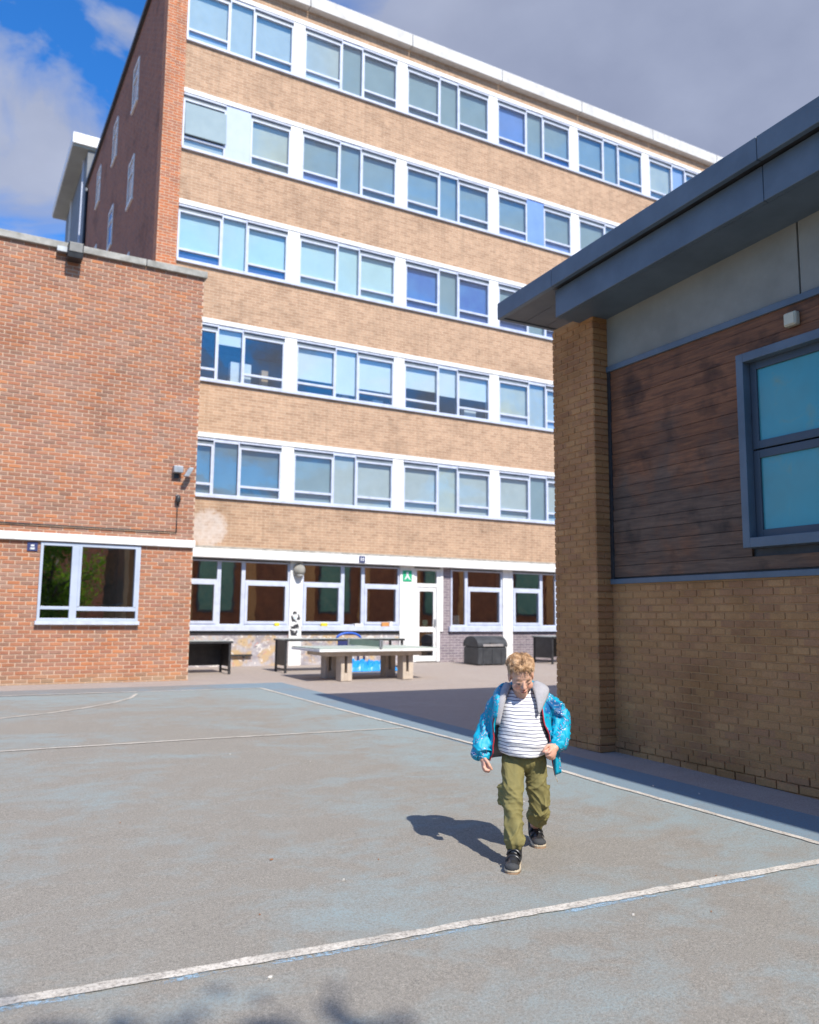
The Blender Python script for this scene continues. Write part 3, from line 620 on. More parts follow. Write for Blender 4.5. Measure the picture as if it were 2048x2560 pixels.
hp(MB().box(WV-.03, WV+.05, NE, -.004, ZW-.005, ZW+.06), 'top_rail', M_metal, .004)
hp(MB().box(WV-.018, WV+.05, -.05, -.004, ZR+.045, ZW-.005), 'edge_trim', M_black, .003)
y = -.004; k = 0
for y0, y1 in ((-2.555, -.006), (-5.1, -2.575), (-7.6, -5.12), (-10.2, -7.62), (NE, -10.22)):
    hp(MB().box(WV-.004, WV+.05, y0, y1, ZW+.06, 5.16), 'cement_panel', M_cement)
# lower roof beam and upper roof edge; both rise gently towards the camera
def sl(u): return -.0415*u
def beam(name, x0, x1, u0, u1, za, zb, m, bev=.006, k0=1.0):
    v = [(x, u, (za if lo else zb)+sl(u)*k0) for lo in (1, 0) for u in (u0, u1) for x in (x0, x1)]
    return hp(MB().hexa(v), name, m, bev)
for u0, u1 in ((-2.672, .22), (-5.6, -2.678), (-8.5, -5.606), (NE, -8.506)): beam('roof_beam_panel', -.36, -.30, u0, u1, 5.005, 5.335, M_metal)
beam('roof_beam_soffit', -.30, .4, NE, .22, 5.005, 5.03, M_metal, 0)
beam('roof_beam_end', -.30, .4, .19, .22, 5.03, 5.34, M_metal, 0)
for u0, u1 in ((-2.715, .135), (-5.6, -2.721), (-8.5, -5.606), (NE, -8.506)): beam('roof_edge_panel', -.48, -.42, u0, u1, 5.330, 5.545, M_metal)
beam('roof_edge_panel', -.48, -.42, .139, 1.25, 5.330, 5.545, M_metal)
beam('roof_edge_panel', -.42, 24, 1.19, 1.25, 5.330, 5.545, M_metal)
for k in range(6): beam('soffit_board', -.42+k*.33, -.42+k*.33+.322, .225, 1.19, 5.345, 5.36, M_soffit, .003)
beam('soffit', 1.6, 24, .9, 1.19, 5.345, 5.36, M_soffit, 0)
beam('roof', -.42, 24, NE, 1.19, 5.40, 5.53, M_metal, 0); beam('soffit_gap_shadow', -.42, -.30, NE, .22, 5.345, 5.40, M_black, 0)  # black strip paints in the shadow line between roof edge and beam
# window box
b = MB(); x0, x1 = .10, WV+.02
b.box(x0, x1, WINU1-.08, WINU1, WINZ0, WINZ1).box(x0, x1, WINU0, WINU0+.08, WINZ0, WINZ1).box(x0, x1, WINU0+.08, WINU1-.08, WINZ1-.085, WINZ1).box(x0, x1, WINU0+.08, WINU1-.08, WINZ0, WINZ0+.09)
f = hp(b, 'window_surround', M_metal, .004)
M_teal = None
def teal_glass():
    m, nt, p, out = newmat('teal_backed_glass'); v = texco(nt); n = noise_n(nt, v, 3.2, 4, .55, .4)
    r = ramp(nt, [(.36, (.085, .31, .325)), (.58, (.08, .33, .36)), (.72, (.15, .31, .26))]); L(nt, n.outputs['Fac'], r.inputs[0]); L(nt, r.outputs[0], p.inputs['Base Color'])
    p.inputs['Roughness'].default_value = .12; p.inputs['Specular IOR Level'].default_value = .5; p.inputs['Coat Weight'].default_value = .3; return m
M_teal = teal_glass()
M_mframe = mat('dark_window_metal', (.065, .085, .11), (.05, .07, .09), 2, .5)
for a, c in ((WINU0+.08, -3.25), (-3.25, WINU1-.08)):
    for z0, z1 in ((WINZ0+.09, 3.075), (3.09, WINZ1-.085)):
        t = .075; b = MB().box(.19, WV+.03, a+.006, a+t, z0, z1).box(.19, WV+.03, c-t, c-.006, z0, z1).box(.19, WV+.03, a+t, c-t, z0, z0+t).box(.19, WV+.03, a+t, c-t, z1-t, z1)
        s = hp(b, 'window_sash', M_mframe, .004, f); hp(MB().box(.212, .222, a+t-.003, c-t+.003, z0+t-.003, z1-t+.003), 'pane', M_teal, 0, None).parent = f
hp(MB().box(WV+.03, WV+.05, WINU0+.08, WINU1-.08, WINZ0+.09, WINZ1-.085), 'window_back', M_black)
# far end elevation that faces the yard and shows in the block's windows
hp(MB().box(.6, BX, FE-.35, FE-.02, -.1, 5.3), 'end_wall', M_b)
for k in range(9):
    x0 = 1.6+k*2.6
    hp(MB().box(x0, x0+.5, FE-.02, FE+.10, 0, 5.2), 'end_pier', mat('orange_brown_brickwork', (.60, .33, .13), (.52, .27, .11), 4) if k == 0 else MATS['orange_brown_brickwork'])
    hp(MB().box(x0+.5, x0+2.6, FE-.02, FE+.03, 1.1, 5.2), 'end_cladding', mat('end_red_cladding', (.30, .115, .055), (.20, .08, .045), 3) if k == 0 else MATS['end_red_cladding'])
    hp(MB().box(x0+.5, x0+2.6, FE-.02, FE+.05, 0, 1.1), 'end_dwarf_wall', MATS['orange_brown_brickwork'])
    if k % 2 == 0:
        hp(MB().box(x0+.7, x0+2.2, FE+.03, FE+.08, 1.6, 4.4), 'end_window', [M_mframe, mat('green_glass_panel', (.16, .36, .27), (.12, .30, .24), 2, .2)] if k == 0 else [M_mframe, MATS['green_glass_panel']])
        hp(MB().box(x0+.78, x0+2.12, FE+.08, FE+.09, 1.7, 4.3), 'end_window_panel', MATS['green_glass_panel'])
hp(MB().box(.6, BX, NE-.3, NE, -.1, 5.6), 'near_end_wall', M_b); hp(MB().box(BX, BX+.3, NE, FE, -.1, 5.4), 'rear_wall', M_b)
# ------------------------------------------------------------------ things on the walls
def thing(b, name, m, label, cat, loc, group=None, bevel=0):
    b.v = [(v[0]-loc[0], v[1]-loc[1], v[2]-loc[2]) for v in b.v]
    o = b.build(name, m, None, bevel); o.location = loc; return tag(o, label, cat, group)
# floodlight with photocell and conduit on the annex
fl = empty('floodlight', (4.0, LY-.01, 4.35), 'grey twin headed floodlight on the red brick wall near its corner', 'floodlight')
MB().box(-.09, .10, -.16, -.01, .02, .16).build('lamp_head', M_grey, fl, .012)
MB().hexa([(x, y, z) for z, dz in ((-.06, 0), (.13, .1)) for y in (-.24, -.15) for x in (.10+dz, .20+dz)]).build('lamp_head', M_grey, fl, .01)
MB().box(-.05, .05, -.02, 0, -.08, .02).build('bracket', M_black, fl)
cz = thing(MB().tube([(4.043, LY-.03, 3.80), (4.043, LY-.03, 3.16), (3.6, LY-.03, 3.16), (XL, LY-.03, 3.17)], .014, 6), 'cable_conduit', M_black, 'thin black cable conduit running along the red brick above the white band', 'conduit', (4.043, LY-.03, 3.16))
ps = empty('motion_sensor', (4.043, LY-.01, 3.85), 'small black motion sensor under the floodlight on the brick wall', 'sensor')
MB().rings([[(r*math.cos(t), -.06+r*math.sin(t), z) for t in [k*math.pi/5 for k in range(10)]] for z, r in ((-.10, .01), (-.07, .05), (0, .055), (.05, .045), (.07, .02))]).build('sensor_body', M_black, ps)
MB().box(-.04, .04, -.03, 0, -.05, .08).build('base_plate', M_grey, ps)
sl_ = empty('security_light', (1.80, LY-.07, 8.55), 'black box security light under the stone coping of the annex', 'security light')
M_lens = mat('dusty_lens', (.38, .37, .34), (.30, .29, .27), 8, .3)
MB().hexa([(x, y, z) for z, a, c in ((-.16, -.22, .05), (.12, -.30, .05)) for y in (a, c) for x in (-.14, .14)]).build('housing', M_black, sl_, .01)
MB().hexa([(x, y, z) for z, a in ((-.05, -.262), (.11, -.312)) for y in (a, a+.03) for x in (-.12, .12)]).build('lens', M_lens, sl_, .004)
MB().box(-.32, -.14, -.08, .02, -.02, .08).build('bracket', M_grey, sl_)
def small_sign(x, y, z, w_, h, m, label, name='wall_sign', marks=()):
    r = empty(name, (x, y, z), label, 'sign')
    MB().box(-w_/2, w_/2, -.012, 0, 0, h).build('plate', m, r, .002)
    for nm, (a, c, d, e), mm in marks: MB().box(a, c, -.017, -.0125, d, e).build(nm, mm, r)
    return r
M_navy = mat('navy_sign', (.03, .04, .14), (.025, .035, .12), 4, .5); M_green = mat('green_sign', (.02, .42, .20), (.02, .38, .18), 4, .5); M_sw = mat('sign_white', (.75, .76, .78), None, 4, .5)
small_sign(1.40, LY-.008, 2.66, .18, .17, M_navy, 'little navy number plate beside the annex window under the white band', marks=[('numeral', (-.04, .04, .03, .065), M_sw), ('numeral', (-.03, .03, .085, .12), M_sw)])
small_sign(9.70, D-.31, 2.93, .17, .17, M_navy, 'little navy number plate on the white canopy edge of the block', marks=[('numeral', (-.045, -.015, .04, .13), M_sw), ('numeral', (.01, .05, .04, .075), M_sw), ('numeral', (.01, .05, .09, .13), M_sw)])
gs = small_sign(11.22, D-.065, 2.48, .28, .30, M_green, 'green first aid style exit sign on the white column beside the door', marks=[('pictogram', (-.035, .035, .19, .26), M_sw)])
b = MB(); b.prism([(-.10, .05), (-.06, .05), (0, .12), (.06, .05), (.10, .05), (.02, .185), (-.02, .185)], 'y', -.0165, -.0125); b.build('pictogram', M_sw, gs)
wl = empty('bulkhead_lamp', (8.0, D-.07, 2.55), 'round hooded grey wall lamp at the top of the left white column', 'lamp')
pr = []
for z, r in ((0, .13), (.10, .16), (.20, .15), (.27, .10), (.30, .02)): pr.append([(r*math.cos(t), -.02-abs(1.1*r*math.sin(t)), z) for t in [k*math.pi/9 for k in range(10)]] + [(-r, .0, z), (r, .0, z)])
MB().rings(pr).build('hood', M_concrete, wl); MB().rings([[(r*math.cos(t), -.10+r*math.sin(t), z) for t in [k*math.pi/5 for k in range(10)]] for z, r in ((-.06, .06), (-.03, .09), (.01, .095))]).build('diffuser', M_lens, wl)
def pasteup():
    m, nt, p, out = newmat('black_and_white_street_paint'); v = texco(nt); n = noise_n(nt, v, 7.5, 3, .5, .5)
    r = ramp(nt, [(.0, (.03, .03, .035)), (.47, (.75, .75, .74)), (.60, (.30, .50, .66)), (.64, (.75, .75, .74))], 'CONSTANT'); L(nt, n.outputs['Fac'], r.inputs[0]); L(nt, r.outputs[0], p.inputs['Base Color']); return m
b = MB(); P = [(.02, 0), (.20, .0), (.25, .12), (.22, .30), (.26, .44), (.20, .60), (.08, .62), (.0, .50), (.04, .34), (-.02, .18)]
b.prism([(7.82+x, 1.0+z) for x, z in P], 'y', D-.064, D-.0605); thing(b, 'wall_painting', pasteup(), 'black and white street painting low on the left white column', 'painting', (7.92, D-.06, 1.0))
cb_ = empty('junction_box', (OX+WV*math.cos(TH), OY-2.49, 4.2), 'small cream box fixed to the dark timber above the teal window', 'junction box', rz=TH)
M_cream = mat('cream_plastic', (.60, .55, .40), (.55, .50, .36), 4, .5)
cb_.location = (OX + WV*math.cos(TH) - math.sin(TH)*-2.49, OY + WV*math.sin(TH) + math.cos(TH)*-2.49, 4.14)
MB().box(-.075, -.004, -.065, .065, 0, .13).build('housing', M_cream, cb_, .018); MB().box(-.082, -.074, -.052, .052, .013, .117).build('cover', M_cream, cb_, .004)

# ------------------------------------------------------------------ yard furniture
TG = gz(16.2); ttl = empty('table_tennis_table', (7.98, 16.25, TG), 'pale concrete outdoor table tennis table in the middle of the yard', 'table')
M_ttop = mat('pale_green_worn_table_top', (.46, .52, .46), (.38, .43, .38), 3, .5); M_conc2 = mat('warm_cast_concrete', (.56, .47, .38), (.44, .37, .30), 4, .85, bmp=.3)
zt = .86-TG
MB().box(-1.36, 1.36, -.76, .76, zt-.02, zt).build('playing_surface', M_ttop, ttl); MB().box(-1.37, 1.37, -.77, .77, zt-.07, zt-.021).build('slab_edge', M_white, ttl, .006)
MB().box(-1.1, 1.1, -.55, .55, zt-.17, zt-.071).build('underframe', M_conc2, ttl, .01)
for sx_ in (-.78, .66):
    for sy_ in (-.52, .28):
        b = MB(); b.box(sx_, sx_+.08, sy_, sy_+.26, .0, zt-.171).box(sx_+.14, sx_+.25, sy_, sy_+.26, 0, zt-.171).box(sx_+.08, sx_+.14, sy_, sy_+.26, 0, .16); b.build('leg', M_conc2, ttl, .008)
net = MB().box(-.008, .008, -.80, .80, zt+.02, zt+.15).build('net', mat('green_net_plate', (.30, .38, .28), (.25, .32, .24), 4, .6), ttl)
for y in (-.80, .76): MB().box(-.03, .03, y, y+.05, zt+.0, zt+.16).build('net_post', M_grey, net)
def bench_table(x0, x1, y0, y1, zt, gy, label, endl=True, endr=True, backpanel=True):
    g = gz(gy); r = empty('steel_table', ((x0+x1)/2, (y0+y1)/2, g), label, 'table', 'black steel tables along the block'); cx_, cy_ = (x0+x1)/2, (y0+y1)/2
    def q(b, n, m, bev=0):
        b.v = [(v[0]-cx_, v[1]-cy_, v[2]-g) for v in b.v]; return b.build(n, m, r, bev)
    q(MB().box(x0, x1, y0, y1, zt-.03, zt), 'table_top', mat('grey_laminate', (.42, .45, .42), (.36, .39, .37), 3, .5) if 'grey_laminate' not in MATS else MATS['grey_laminate'], .004)
    q(MB().box(x0, x1, y0-.01, y0, zt-.05, zt-.002).box(x0, x1, y1, y1+.01, zt-.05, zt-.002), 'edge_band', M_black)
    for x in (x0+.03, x1-.08):
        for y in (y0+.02, y1-.07): q(MB().box(x, x+.05, y, y+.05, g, zt-.031), 'leg', M_black, .003)
        q(MB().box(x+.015, x+.035, y0+.07, y1-.07, g+.06, g+.10), 'foot_rail', M_black)
    if endl: q(MB().box(x0+.045, x0+.065, y0+.07, y1-.07, g+.16, zt-.031), 'end_panel', M_black)
    if endr: q(MB().box(x1-.065, x1-.045, y0+.07, y1-.07, g+.16, zt-.031), 'end_panel', M_black)
    if backpanel: q(MB().box(x0+.08, x1-.08, y1-.055, y1-.035, g+.16, zt-.031), 'modesty_panel', M_black)
    return r
bench_table(4.05, 5.66, 18.1, 18.85, .94, 18.4, 'black steel table tucked behind the annex corner')
bench_table(6.80, 9.9, 17.95, 18.65, .98, 18.3, 'long black steel table behind the table tennis table', True, False, False)
bench_table(14.95, 17.2, 18.6, 19.5, 1.0, 19, 'black steel table behind the boy next to the brown pillar')
b = MB().box(5.66, 6.82, D-.09, D-.05, .50, .545).box(5.9, 5.94, D-.09, D+.0, .46, .5).box(6.6, 6.64, D-.09, D+.0, .46, .5)
thing(b, 'wall_rail', M_black, 'black rail fixed low across the graffiti wall', 'rail', (6.2, D-.05, .5))
# black storage bin
BG = gz(19.1); bn = empty('storage_bin', (13.08, 19.15, BG), 'black plastic storage bin with arched lid beside the white column', 'bin')
prof = [(-.36, .02), (-.36, .46), (-.33, .48), (.33, .48), (.36, .46), (.36, .02)]
MB().prism([(y, z) for y, z in prof], 'x', -.47, .47).build('body', M_bplastic, bn, .02)
lidp = [(-.375, .485), (-.375, .54)] + [(-.375*math.cos(t), .54+.235*math.sin(t)) for t in [math.pi*k/12 for k in range(1, 12)]] + [(.375, .54), (.375, .485)]
lid = MB().prism(lidp, 'x', -.485, .485).build('lid', M_bplastic, bn, .015)
MB().box(-.33, .33, -.395, -.372, .50, .565).build('pale_strip', mat('dusty_label', (.36, .33, .32), (.22, .21, .21), 12, .7), lid, .004); MB().box(-.10, .10, -.41, -.37, .575, .61).build('handle', M_bplastic, lid, .008)
for x in (-.36, .30): MB().box(x, x+.07, -.37, .37, .0, .03).build('foot', M_bplastic, bn)
for x in (-.30, 0, .30): MB().box(x-.02, x+.02, -.374, -.355, .08, .44).build('rib', M_bplastic, bn, .006)
# blue tarpaulin heap under the table
def heap(x0, x1, y0, y1, h, seed):
    b = MB(); nx, ny = 36, 16; vs = []
    for j in range(ny+1):
        for i in range(nx+1):
            u, v = i/nx, j/ny; e = min(1, 5*min(u, 1-u, v, 1-v)); x = x0+(x1-x0)*u; y = y0+(y1-y0)*v
            z = h*e**.6*(.45 + .55*abs(noise.noise(Vector((x*5+seed, y*5, 1.3)))) + .35*abs(noise.noise(Vector((x*13, y*13+seed, 2))))); vs.append((x, y, z+.006))
    b.add(vs, [(j*(nx+1)+i, j*(nx+1)+i+1, (j+1)*(nx+1)+i+1, (j+1)*(nx+1)+i) for j in range(ny) for i in range(nx)], 0, False); return b
o = heap(-.75, .65, -.35, .35, .30, 4).build('tarpaulin', mat('bright_blue_plastic_sheet', (.02, .33, .80), (.015, .24, .68), 6, .35), None); o.location = (9.05, 18.2, gz(18.2)); tag(o, 'crumpled bright blue plastic sheet on the ground under the long steel table', 'plastic sheet')
# blue chair behind the table
ch = empty('chair', (8.95, 17.55+1.55, gz(19.1)), 'navy chair with a curved bright blue back behind the long steel table', 'chair')
M_bl = mat('blue_plastic', (.03, .12, .55), (.02, .09, .45), 4, .4)
arc = [(.34*math.sin(t), .03, .70+.16*math.cos(t)) for t in [R(-80+16*k) for k in range(11)]]
MB().tube(arc, .03, 8).build('back_rail', M_bl, ch)
MB().box(-.30, .30, .02, .05, .48, .70).build('backrest', M_navy, ch, .01); MB().box(-.30, .30, -.36, .04, .42, .46).build('seat', M_navy, ch, .012)
for x in (-.28, .24):
    for y in (-.34, .0): MB().box(x, x+.04, y, y+.04, 0, .42).build('leg', M_bl, ch)
# clutter on the ledge: small yellow and white packs on the window sills
def pack(x, z, w_, h, m, label, name='storage_box', cat='box', y=D-.085, d=.07):
    thing(MB().box(x-w_/2, x+w_/2, y, y+d, z, z+h), name, m, label, cat, (x, y, z), bevel=.006)
M_yel = mat('yellow_plastic', (.72, .62, .04), (.66, .56, .03), 5, .5); M_or = mat('orange_card', (.62, .28, .08), (.55, .24, .07), 5, .8); M_card = mat('cardboard', (.50, .33, .19), (.44, .29, .17), 5, .85); M_bw = mat('blue_white_card', (.55, .62, .70), (.50, .56, .64), 5, .8)
for a in ((7.45, .12, .08, 'small yellow pack on the sill left of the left white column'), (8.75, .18, .08, 'flat yellow pack on the sill right of the left white column')): pack(a[0], 1.242, a[1], a[2], M_yel, a[3])
pack(10.55, 1.242, .22, .11, M_or, 'orange box on the sill near the end of the graffiti wall')
pack(9.75, 1.242, .24, .07, M_white, 'flat white box on the sill above the long steel table')
pack(10.72, 1.242, .10, .13, M_sw, 'upright white carton on the sill beside the orange box')
# things standing inside the fourth row of windows
for x, w_, h, m, lab in ((6.35, .55, .60, M_sw, 'pale cupboard behind the second storey window next to the corner'), (7.0, .18, .50, M_card, 'tall cardboard box behind the dark second storey casement'), (9.33, .22, .40, M_card, 'upright cardboard box behind the white blinded second storey window'), (10.35, .32, .16, M_sw, 'low white box behind the second storey window left of the second column'), (13.45, .42, .36, M_sw, 'white box behind the second storey window left of the third column')):
    pack(x, 7.40, w_, h, m, lab, 'shelf_box' if h < .55 else 'cupboard', 'box' if h < .55 else 'cupboard', D+.16, .2)
pack(12.95, 1.30, .20, .26, M_bw, 'pale blue carton behind the ground floor window right of the door', y=D+.10, d=.1)
pack(11.86, 1.25, .16, .17, mat('mint_notice', (.45, .75, .62), None, 5, .7), 'mint green notice inside the glass door', 'notice', 'notice', D+.03, .004)
# people seen through the ground floor glass are only dim silhouettes in the photo: none built

# ------------------------------------------------------------------ litter on the court
def scrap(x, y, s, m, label, name, cat, group=None, seed=0):
    rg = random.Random(seed); b = MB(); n = 7; r = [(s*rg.uniform(.6, 1.1)*math.cos(2*math.pi*k/n), s*.6*rg.uniform(.6, 1.1)*math.sin(2*math.pi*k/n)) for k in range(n)]
    v = [(a, c, .003+.4*s*rg.random()) for a, c in r] + [(0, 0, .006+.3*s)]; b.add(v, [(k, (k+1) % n, n) for k in range(n)])
    v2 = [(a, c, .001) for a, c in r]; b.add(v2, [tuple(reversed(range(n)))]); o = b.build(name, m, None, fix=False); o.location = (x, y, gz(y)+.008); o.rotation_euler = (0, 0, rg.random()*6); tag(o, label, cat, group)
M_leaf1 = mat('dry_leaf', (.32, .14, .06), (.25, .11, .05), 20, .8); M_pap = mat('scrap_paper', (.72, .68, .62), None, 9, .9)
scrap(1.30, 3.50, .017, M_pap, 'white paper scrap just below the near white line', 'paper_scrap', 'litter', None, 1)
scrap(1.86, 5.03, .014, M_leaf1, 'brown leaf on open tarmac left of the near line', 'leaf', 'leaf', None, 2)
for i, (x, y) in enumerate([(5.62, 5.6), (5.75, 5.2), (4.6, 6.0), (4.2, 5.6), (2.7, 8.6), (3.3, 7.9), (2.1, 4.5), (3.2, 3.35)]):
    scrap(x, y, .011 + .006*(i < 2), M_pap, 'tiny pale litter speck on the court', 'litter_speck', 'litter', 'tiny pale specks scattered on the court', 20+i)
for i, (x, y) in enumerate([(2.45, 4.75), (1.5, 4.2), (2.9, 4.9), (4.1, 3.6), (1.2, 6.3), (3.6, 3.2)]):
    scrap(x, y, .008, M_leaf1, 'tiny brown leaf fragment on the court', 'leaf_fragment', 'leaf', 'tiny brown leaf fragments on the court', 40+i)

# ------------------------------------------------------------------ trees behind the camera (their reflection and shadow show)
def leafmat(name, c1, c2):
    m, nt, p, out = newmat(name); v = texco(nt); n = noise_n(nt, v, 2.5, 3); r = ramp(nt, [(.35, c1), (.65, c2)]); L(nt, n.outputs['Fac'], r.inputs[0])
    L(nt, r.outputs[0], p.inputs['Base Color']); p.inputs['Roughness'].default_value = .6
    t = N(nt, 'ShaderNodeBsdfTranslucent'); L(nt, mixc(nt, 1, r.outputs[0], (1.6, 1.9, .7), 'MULTIPLY'), t.inputs[0]); x = N(nt, 'ShaderNodeMixShader'); x.inputs[0].default_value = .45
    L(nt, p.outputs[0], x.inputs[1]); L(nt, t.outputs[0], x.inputs[2]); L(nt, x.outputs[0], out.inputs[0]); return m
M_fol = leafmat('fresh_green_leaves', (.06, .12, .015), (.12, .19, .025)); M_bark = mat('bark', (.10, .075, .055), (.06, .045, .035), 8, .9, bmp=.5, bscale=25)
def tree(x, y, h, rad, cz_, label, seed, nleaf=5200):
    rg = random.Random(seed); g = gz(y); t = empty('tree', (x, y, g), label, 'tree', 'trees behind the viewer')
    b = MB(); b.tube([(0, 0, -.1), (.04, .02, cz_*.35), (-.03, .05, cz_*.7), (.02, 0, cz_+.6)], [.19, .15, .12, .05], 9)
    ends = []
    for k in range(11):
        a = 2*math.pi*k/11+rg.random(); z0 = cz_*.5+rg.random()*cz_*.4; l = rad*rg.uniform(.5, .9); e = (l*math.cos(a), l*math.sin(a), z0+l*rg.uniform(.3, .8)); ends.append(e)
        b.tube([(0, 0, z0), (e[0]*.5, e[1]*.5, z0+.6*(e[2]-z0)), e], [.06, .04, .015], 6)
    b.build('trunk', M_bark, t); c = MB(); cl = []
    while len(cl) < 46:
        p = Vector((rg.uniform(-1, 1), rg.uniform(-1, 1), rg.uniform(-1, 1)))
        if .25 < p.length < 1: cl.append(Vector((p.x*rad*.8, p.y*rad*.8, cz_+p.z*(h-cz_)*.85)))
    for i in range(nleaf):
        q = rg.choice(cl) + Vector((rg.gauss(0, 1), rg.gauss(0, 1), rg.gauss(0, .8)))*rad*.15
        u = Vector((rg.gauss(0, 1), rg.gauss(0, 1), rg.gauss(0, 1))).normalized(); v = u.orthogonal().normalized(); s = rg.uniform(.05, .10)
        c.add([q-u*s, q+v*s*.55, q+u*s, q-v*s*.55], [(0, 1, 2, 3)])
    tag(c.build('crown', M_fol, t, fix=False), kind='stuff')
tree(4.3, -7.4, 7.4, 2.4, 3.7, 'bushy leafy green tree mirrored in the annex window', 3, 11000)
tree(.8, -6.0, 10.2, 1.3, 7.7, 'tall leafy green tree whose crown shadow reaches the near court', 5)
# unseen wall added behind the viewer to darken the window reflections
bw_ = empty('added_back_wall', (-7, -17, gz(-17)), 'tall red brick wall added behind the viewer to darken window reflections', 'wall')
MB().box(-20, 27, 0, .35, -.1, 6.8).build('wall', M_pier, bw_); MB().box(-20.05, 27.05, -.05, .40, 6.8, 6.92).build('coping', M_concrete, bw_)
# ------------------------------------------------------------------ the boy
P0 = Vector((3.27, 4.33, 0)); BN = Vector((math.sin(YAW), math.cos(YAW), 0)); CP = Vector((0, 0, CAMZ))
def bp(px, py, d=0):     # a point of the figure: where it stands in the picture and how deep behind (+) or before (-) the figure's mid plane
    r = r2*((px-1024)/2080.1) - u2*((py-1280)/2080.1) + fwd
    return CP + r*((P0 + BN*d - CP).dot(BN)/r.dot(BN)) - P0
PX = 1/388.0
AX = rgt.copy(); TB = -BN; UZ = Vector((0, 0, 1))
boy = empty('person', P0, 'boy in open turquoise jacket striped shirt and olive trousers walking with head down', 'person')
def ico(b, c, rad, ax=None, n=14, m=10, mi=0):
    c = Vector(c); ax = ax or (AX, TB, UZ); rad = (rad,)*3 if isinstance(rad, (int, float)) else rad; rings = []
    for i in range(1, m):
        t = math.pi*i/m; rings.append([c + ax[0]*(rad[0]*math.sin(t)*math.cos(p)) + ax[1]*(rad[1]*math.sin(t)*math.sin(p)) + ax[2]*(rad[2]*math.cos(t)) for p in [2*math.pi*k/n for k in range(n)]])
    top = c+ax[2]*rad[2]; bot = c-ax[2]*rad[2]; s = len(b.v); b.v += [tuple(top), tuple(bot)]; base = len(b.v)
    for r in rings: b.v += [tuple(q) for q in r]
    def F(*f): b.f.append(f); b.m.append(mi); b.sm.append(True)
    for j in range(n):
        k = (j+1) % n; F(s, base+j, base+k); F(s+1, base+(m-2)*n+k, base+(m-2)*n+j)
        for i in range(m-2): F(base+i*n+j, base+(i+1)*n+j, base+(i+1)*n+k, base+i*n+k)
    return b
def caps(b, pts, rs, n=12):     # chain of tapered rounded limbs
    pts = [Vector(p) for p in pts]
    for (a, c), (ra, rc) in zip(zip(pts, pts[1:]), zip(rs, rs[1:])):
        d = (c-a); l = d.length; d.normalize(); x = d.orthogonal().normalized(); y = d.cross(x); rings = []
        for t in (.15, .5, .8): rings.append((a - d*ra*math.cos(t*math.pi/2), ra*math.sin(t*math.pi/2)))
        rings += [(a, ra), (a.lerp(c, .5), (ra+rc)/2), (c, rc)]
        for t in (.8, .5, .15): rings.append((c + d*rc*math.cos(t*math.pi/2), rc*math.sin(t*math.pi/2)))
        b.rings([[p + r*(math.cos(q)*x + math.sin(q)*y) for q in [2*math.pi*k/n for k in range(n)]] for p, r in rings])
    return b
def fuse(b, vox, smooth=4, fac=.5):
    me = b.mesh('tmp', []); bm = bmesh.new(); bm.from_mesh(me); bmesh.ops.recalc_face_normals(bm, faces=bm.faces); bm.to_mesh(me); bm.free()
    o = bpy.data.objects.new('tmp', me); col.objects.link(o)
    m = o.modifiers.new('r', 'REMESH'); m.mode = 'VOXEL'; m.voxel_size = vox; m.use_smooth_shade = True
    if smooth: s = o.modifiers.new('s', 'SMOOTH'); s.factor = fac; s.iterations = smooth
    dg = bpy.context.evaluated_depsgraph_get(); dg.update(); res = bpy.data.meshes.new_from_object(o.evaluated_get(dg))
    bpy.data.objects.remove(o); return res
def finish(me, name, mats, parent, disp=None, keep=None):
    me.name = name; me.materials.clear()
    for m in (mats if isinstance(mats, list) else [mats]): me.materials.append(m)
    if disp:
        ns = [v.normal.copy() for v in me.vertices]
        for v, n in zip(me.vertices, ns): v.co = v.co + n*disp(v.co)
    for p in me.polygons: p.use_smooth = True
    me.update(); o = bpy.data.objects.new(name, me); col.objects.link(o); o.parent = parent; return o
def nz(x, y, z): return noise.noise(Vector((x, y, z)))
def ridge(x, y, z): return (1-abs(nz(x, y, z))*1.6)
# ---- materials
def skinmat():
    m, nt, p, out = newmat('skin'); a = N(nt, 'ShaderNodeVertexColor'); a.layer_name = 'tone'; v = texco(nt, 'obj'); n = noise_n(nt, v, 60, 3); r = ramp(nt, [(.3, .94), (.7, 1.05)]); L(nt, n.outputs['Fac'], r.inputs[0])
    L(nt, mixc(nt, 1, a.outputs[0], r.outputs[0], 'MULTIPLY'), p.inputs['Base Color']); p.inputs['Roughness'].default_value = .5; p.inputs['Subsurface Weight'].default_value = .12
    p.inputs['Subsurface Radius'].default_value = (.02, .008, .004); p.inputs['Subsurface Scale'].default_value = .3; return m
M_skin = skinmat()
def hairmat():
    m, nt, p, out = newmat('sandy_blond_hair'); v = texco(nt, 'obj'); n = noise_n(nt, v, 34, 3, .6); r = ramp(nt, [(.30, (.16, .08, .03)), (.48, (.42, .235, .11)), (.66, (.68, .45, .26))]); L(nt, n.outputs['Fac'], r.inputs[0])
    L(nt, r.outputs[0], p.inputs['Base Color']); p.inputs['Roughness'].default_value = .45; return m
M_hair = hairmat()
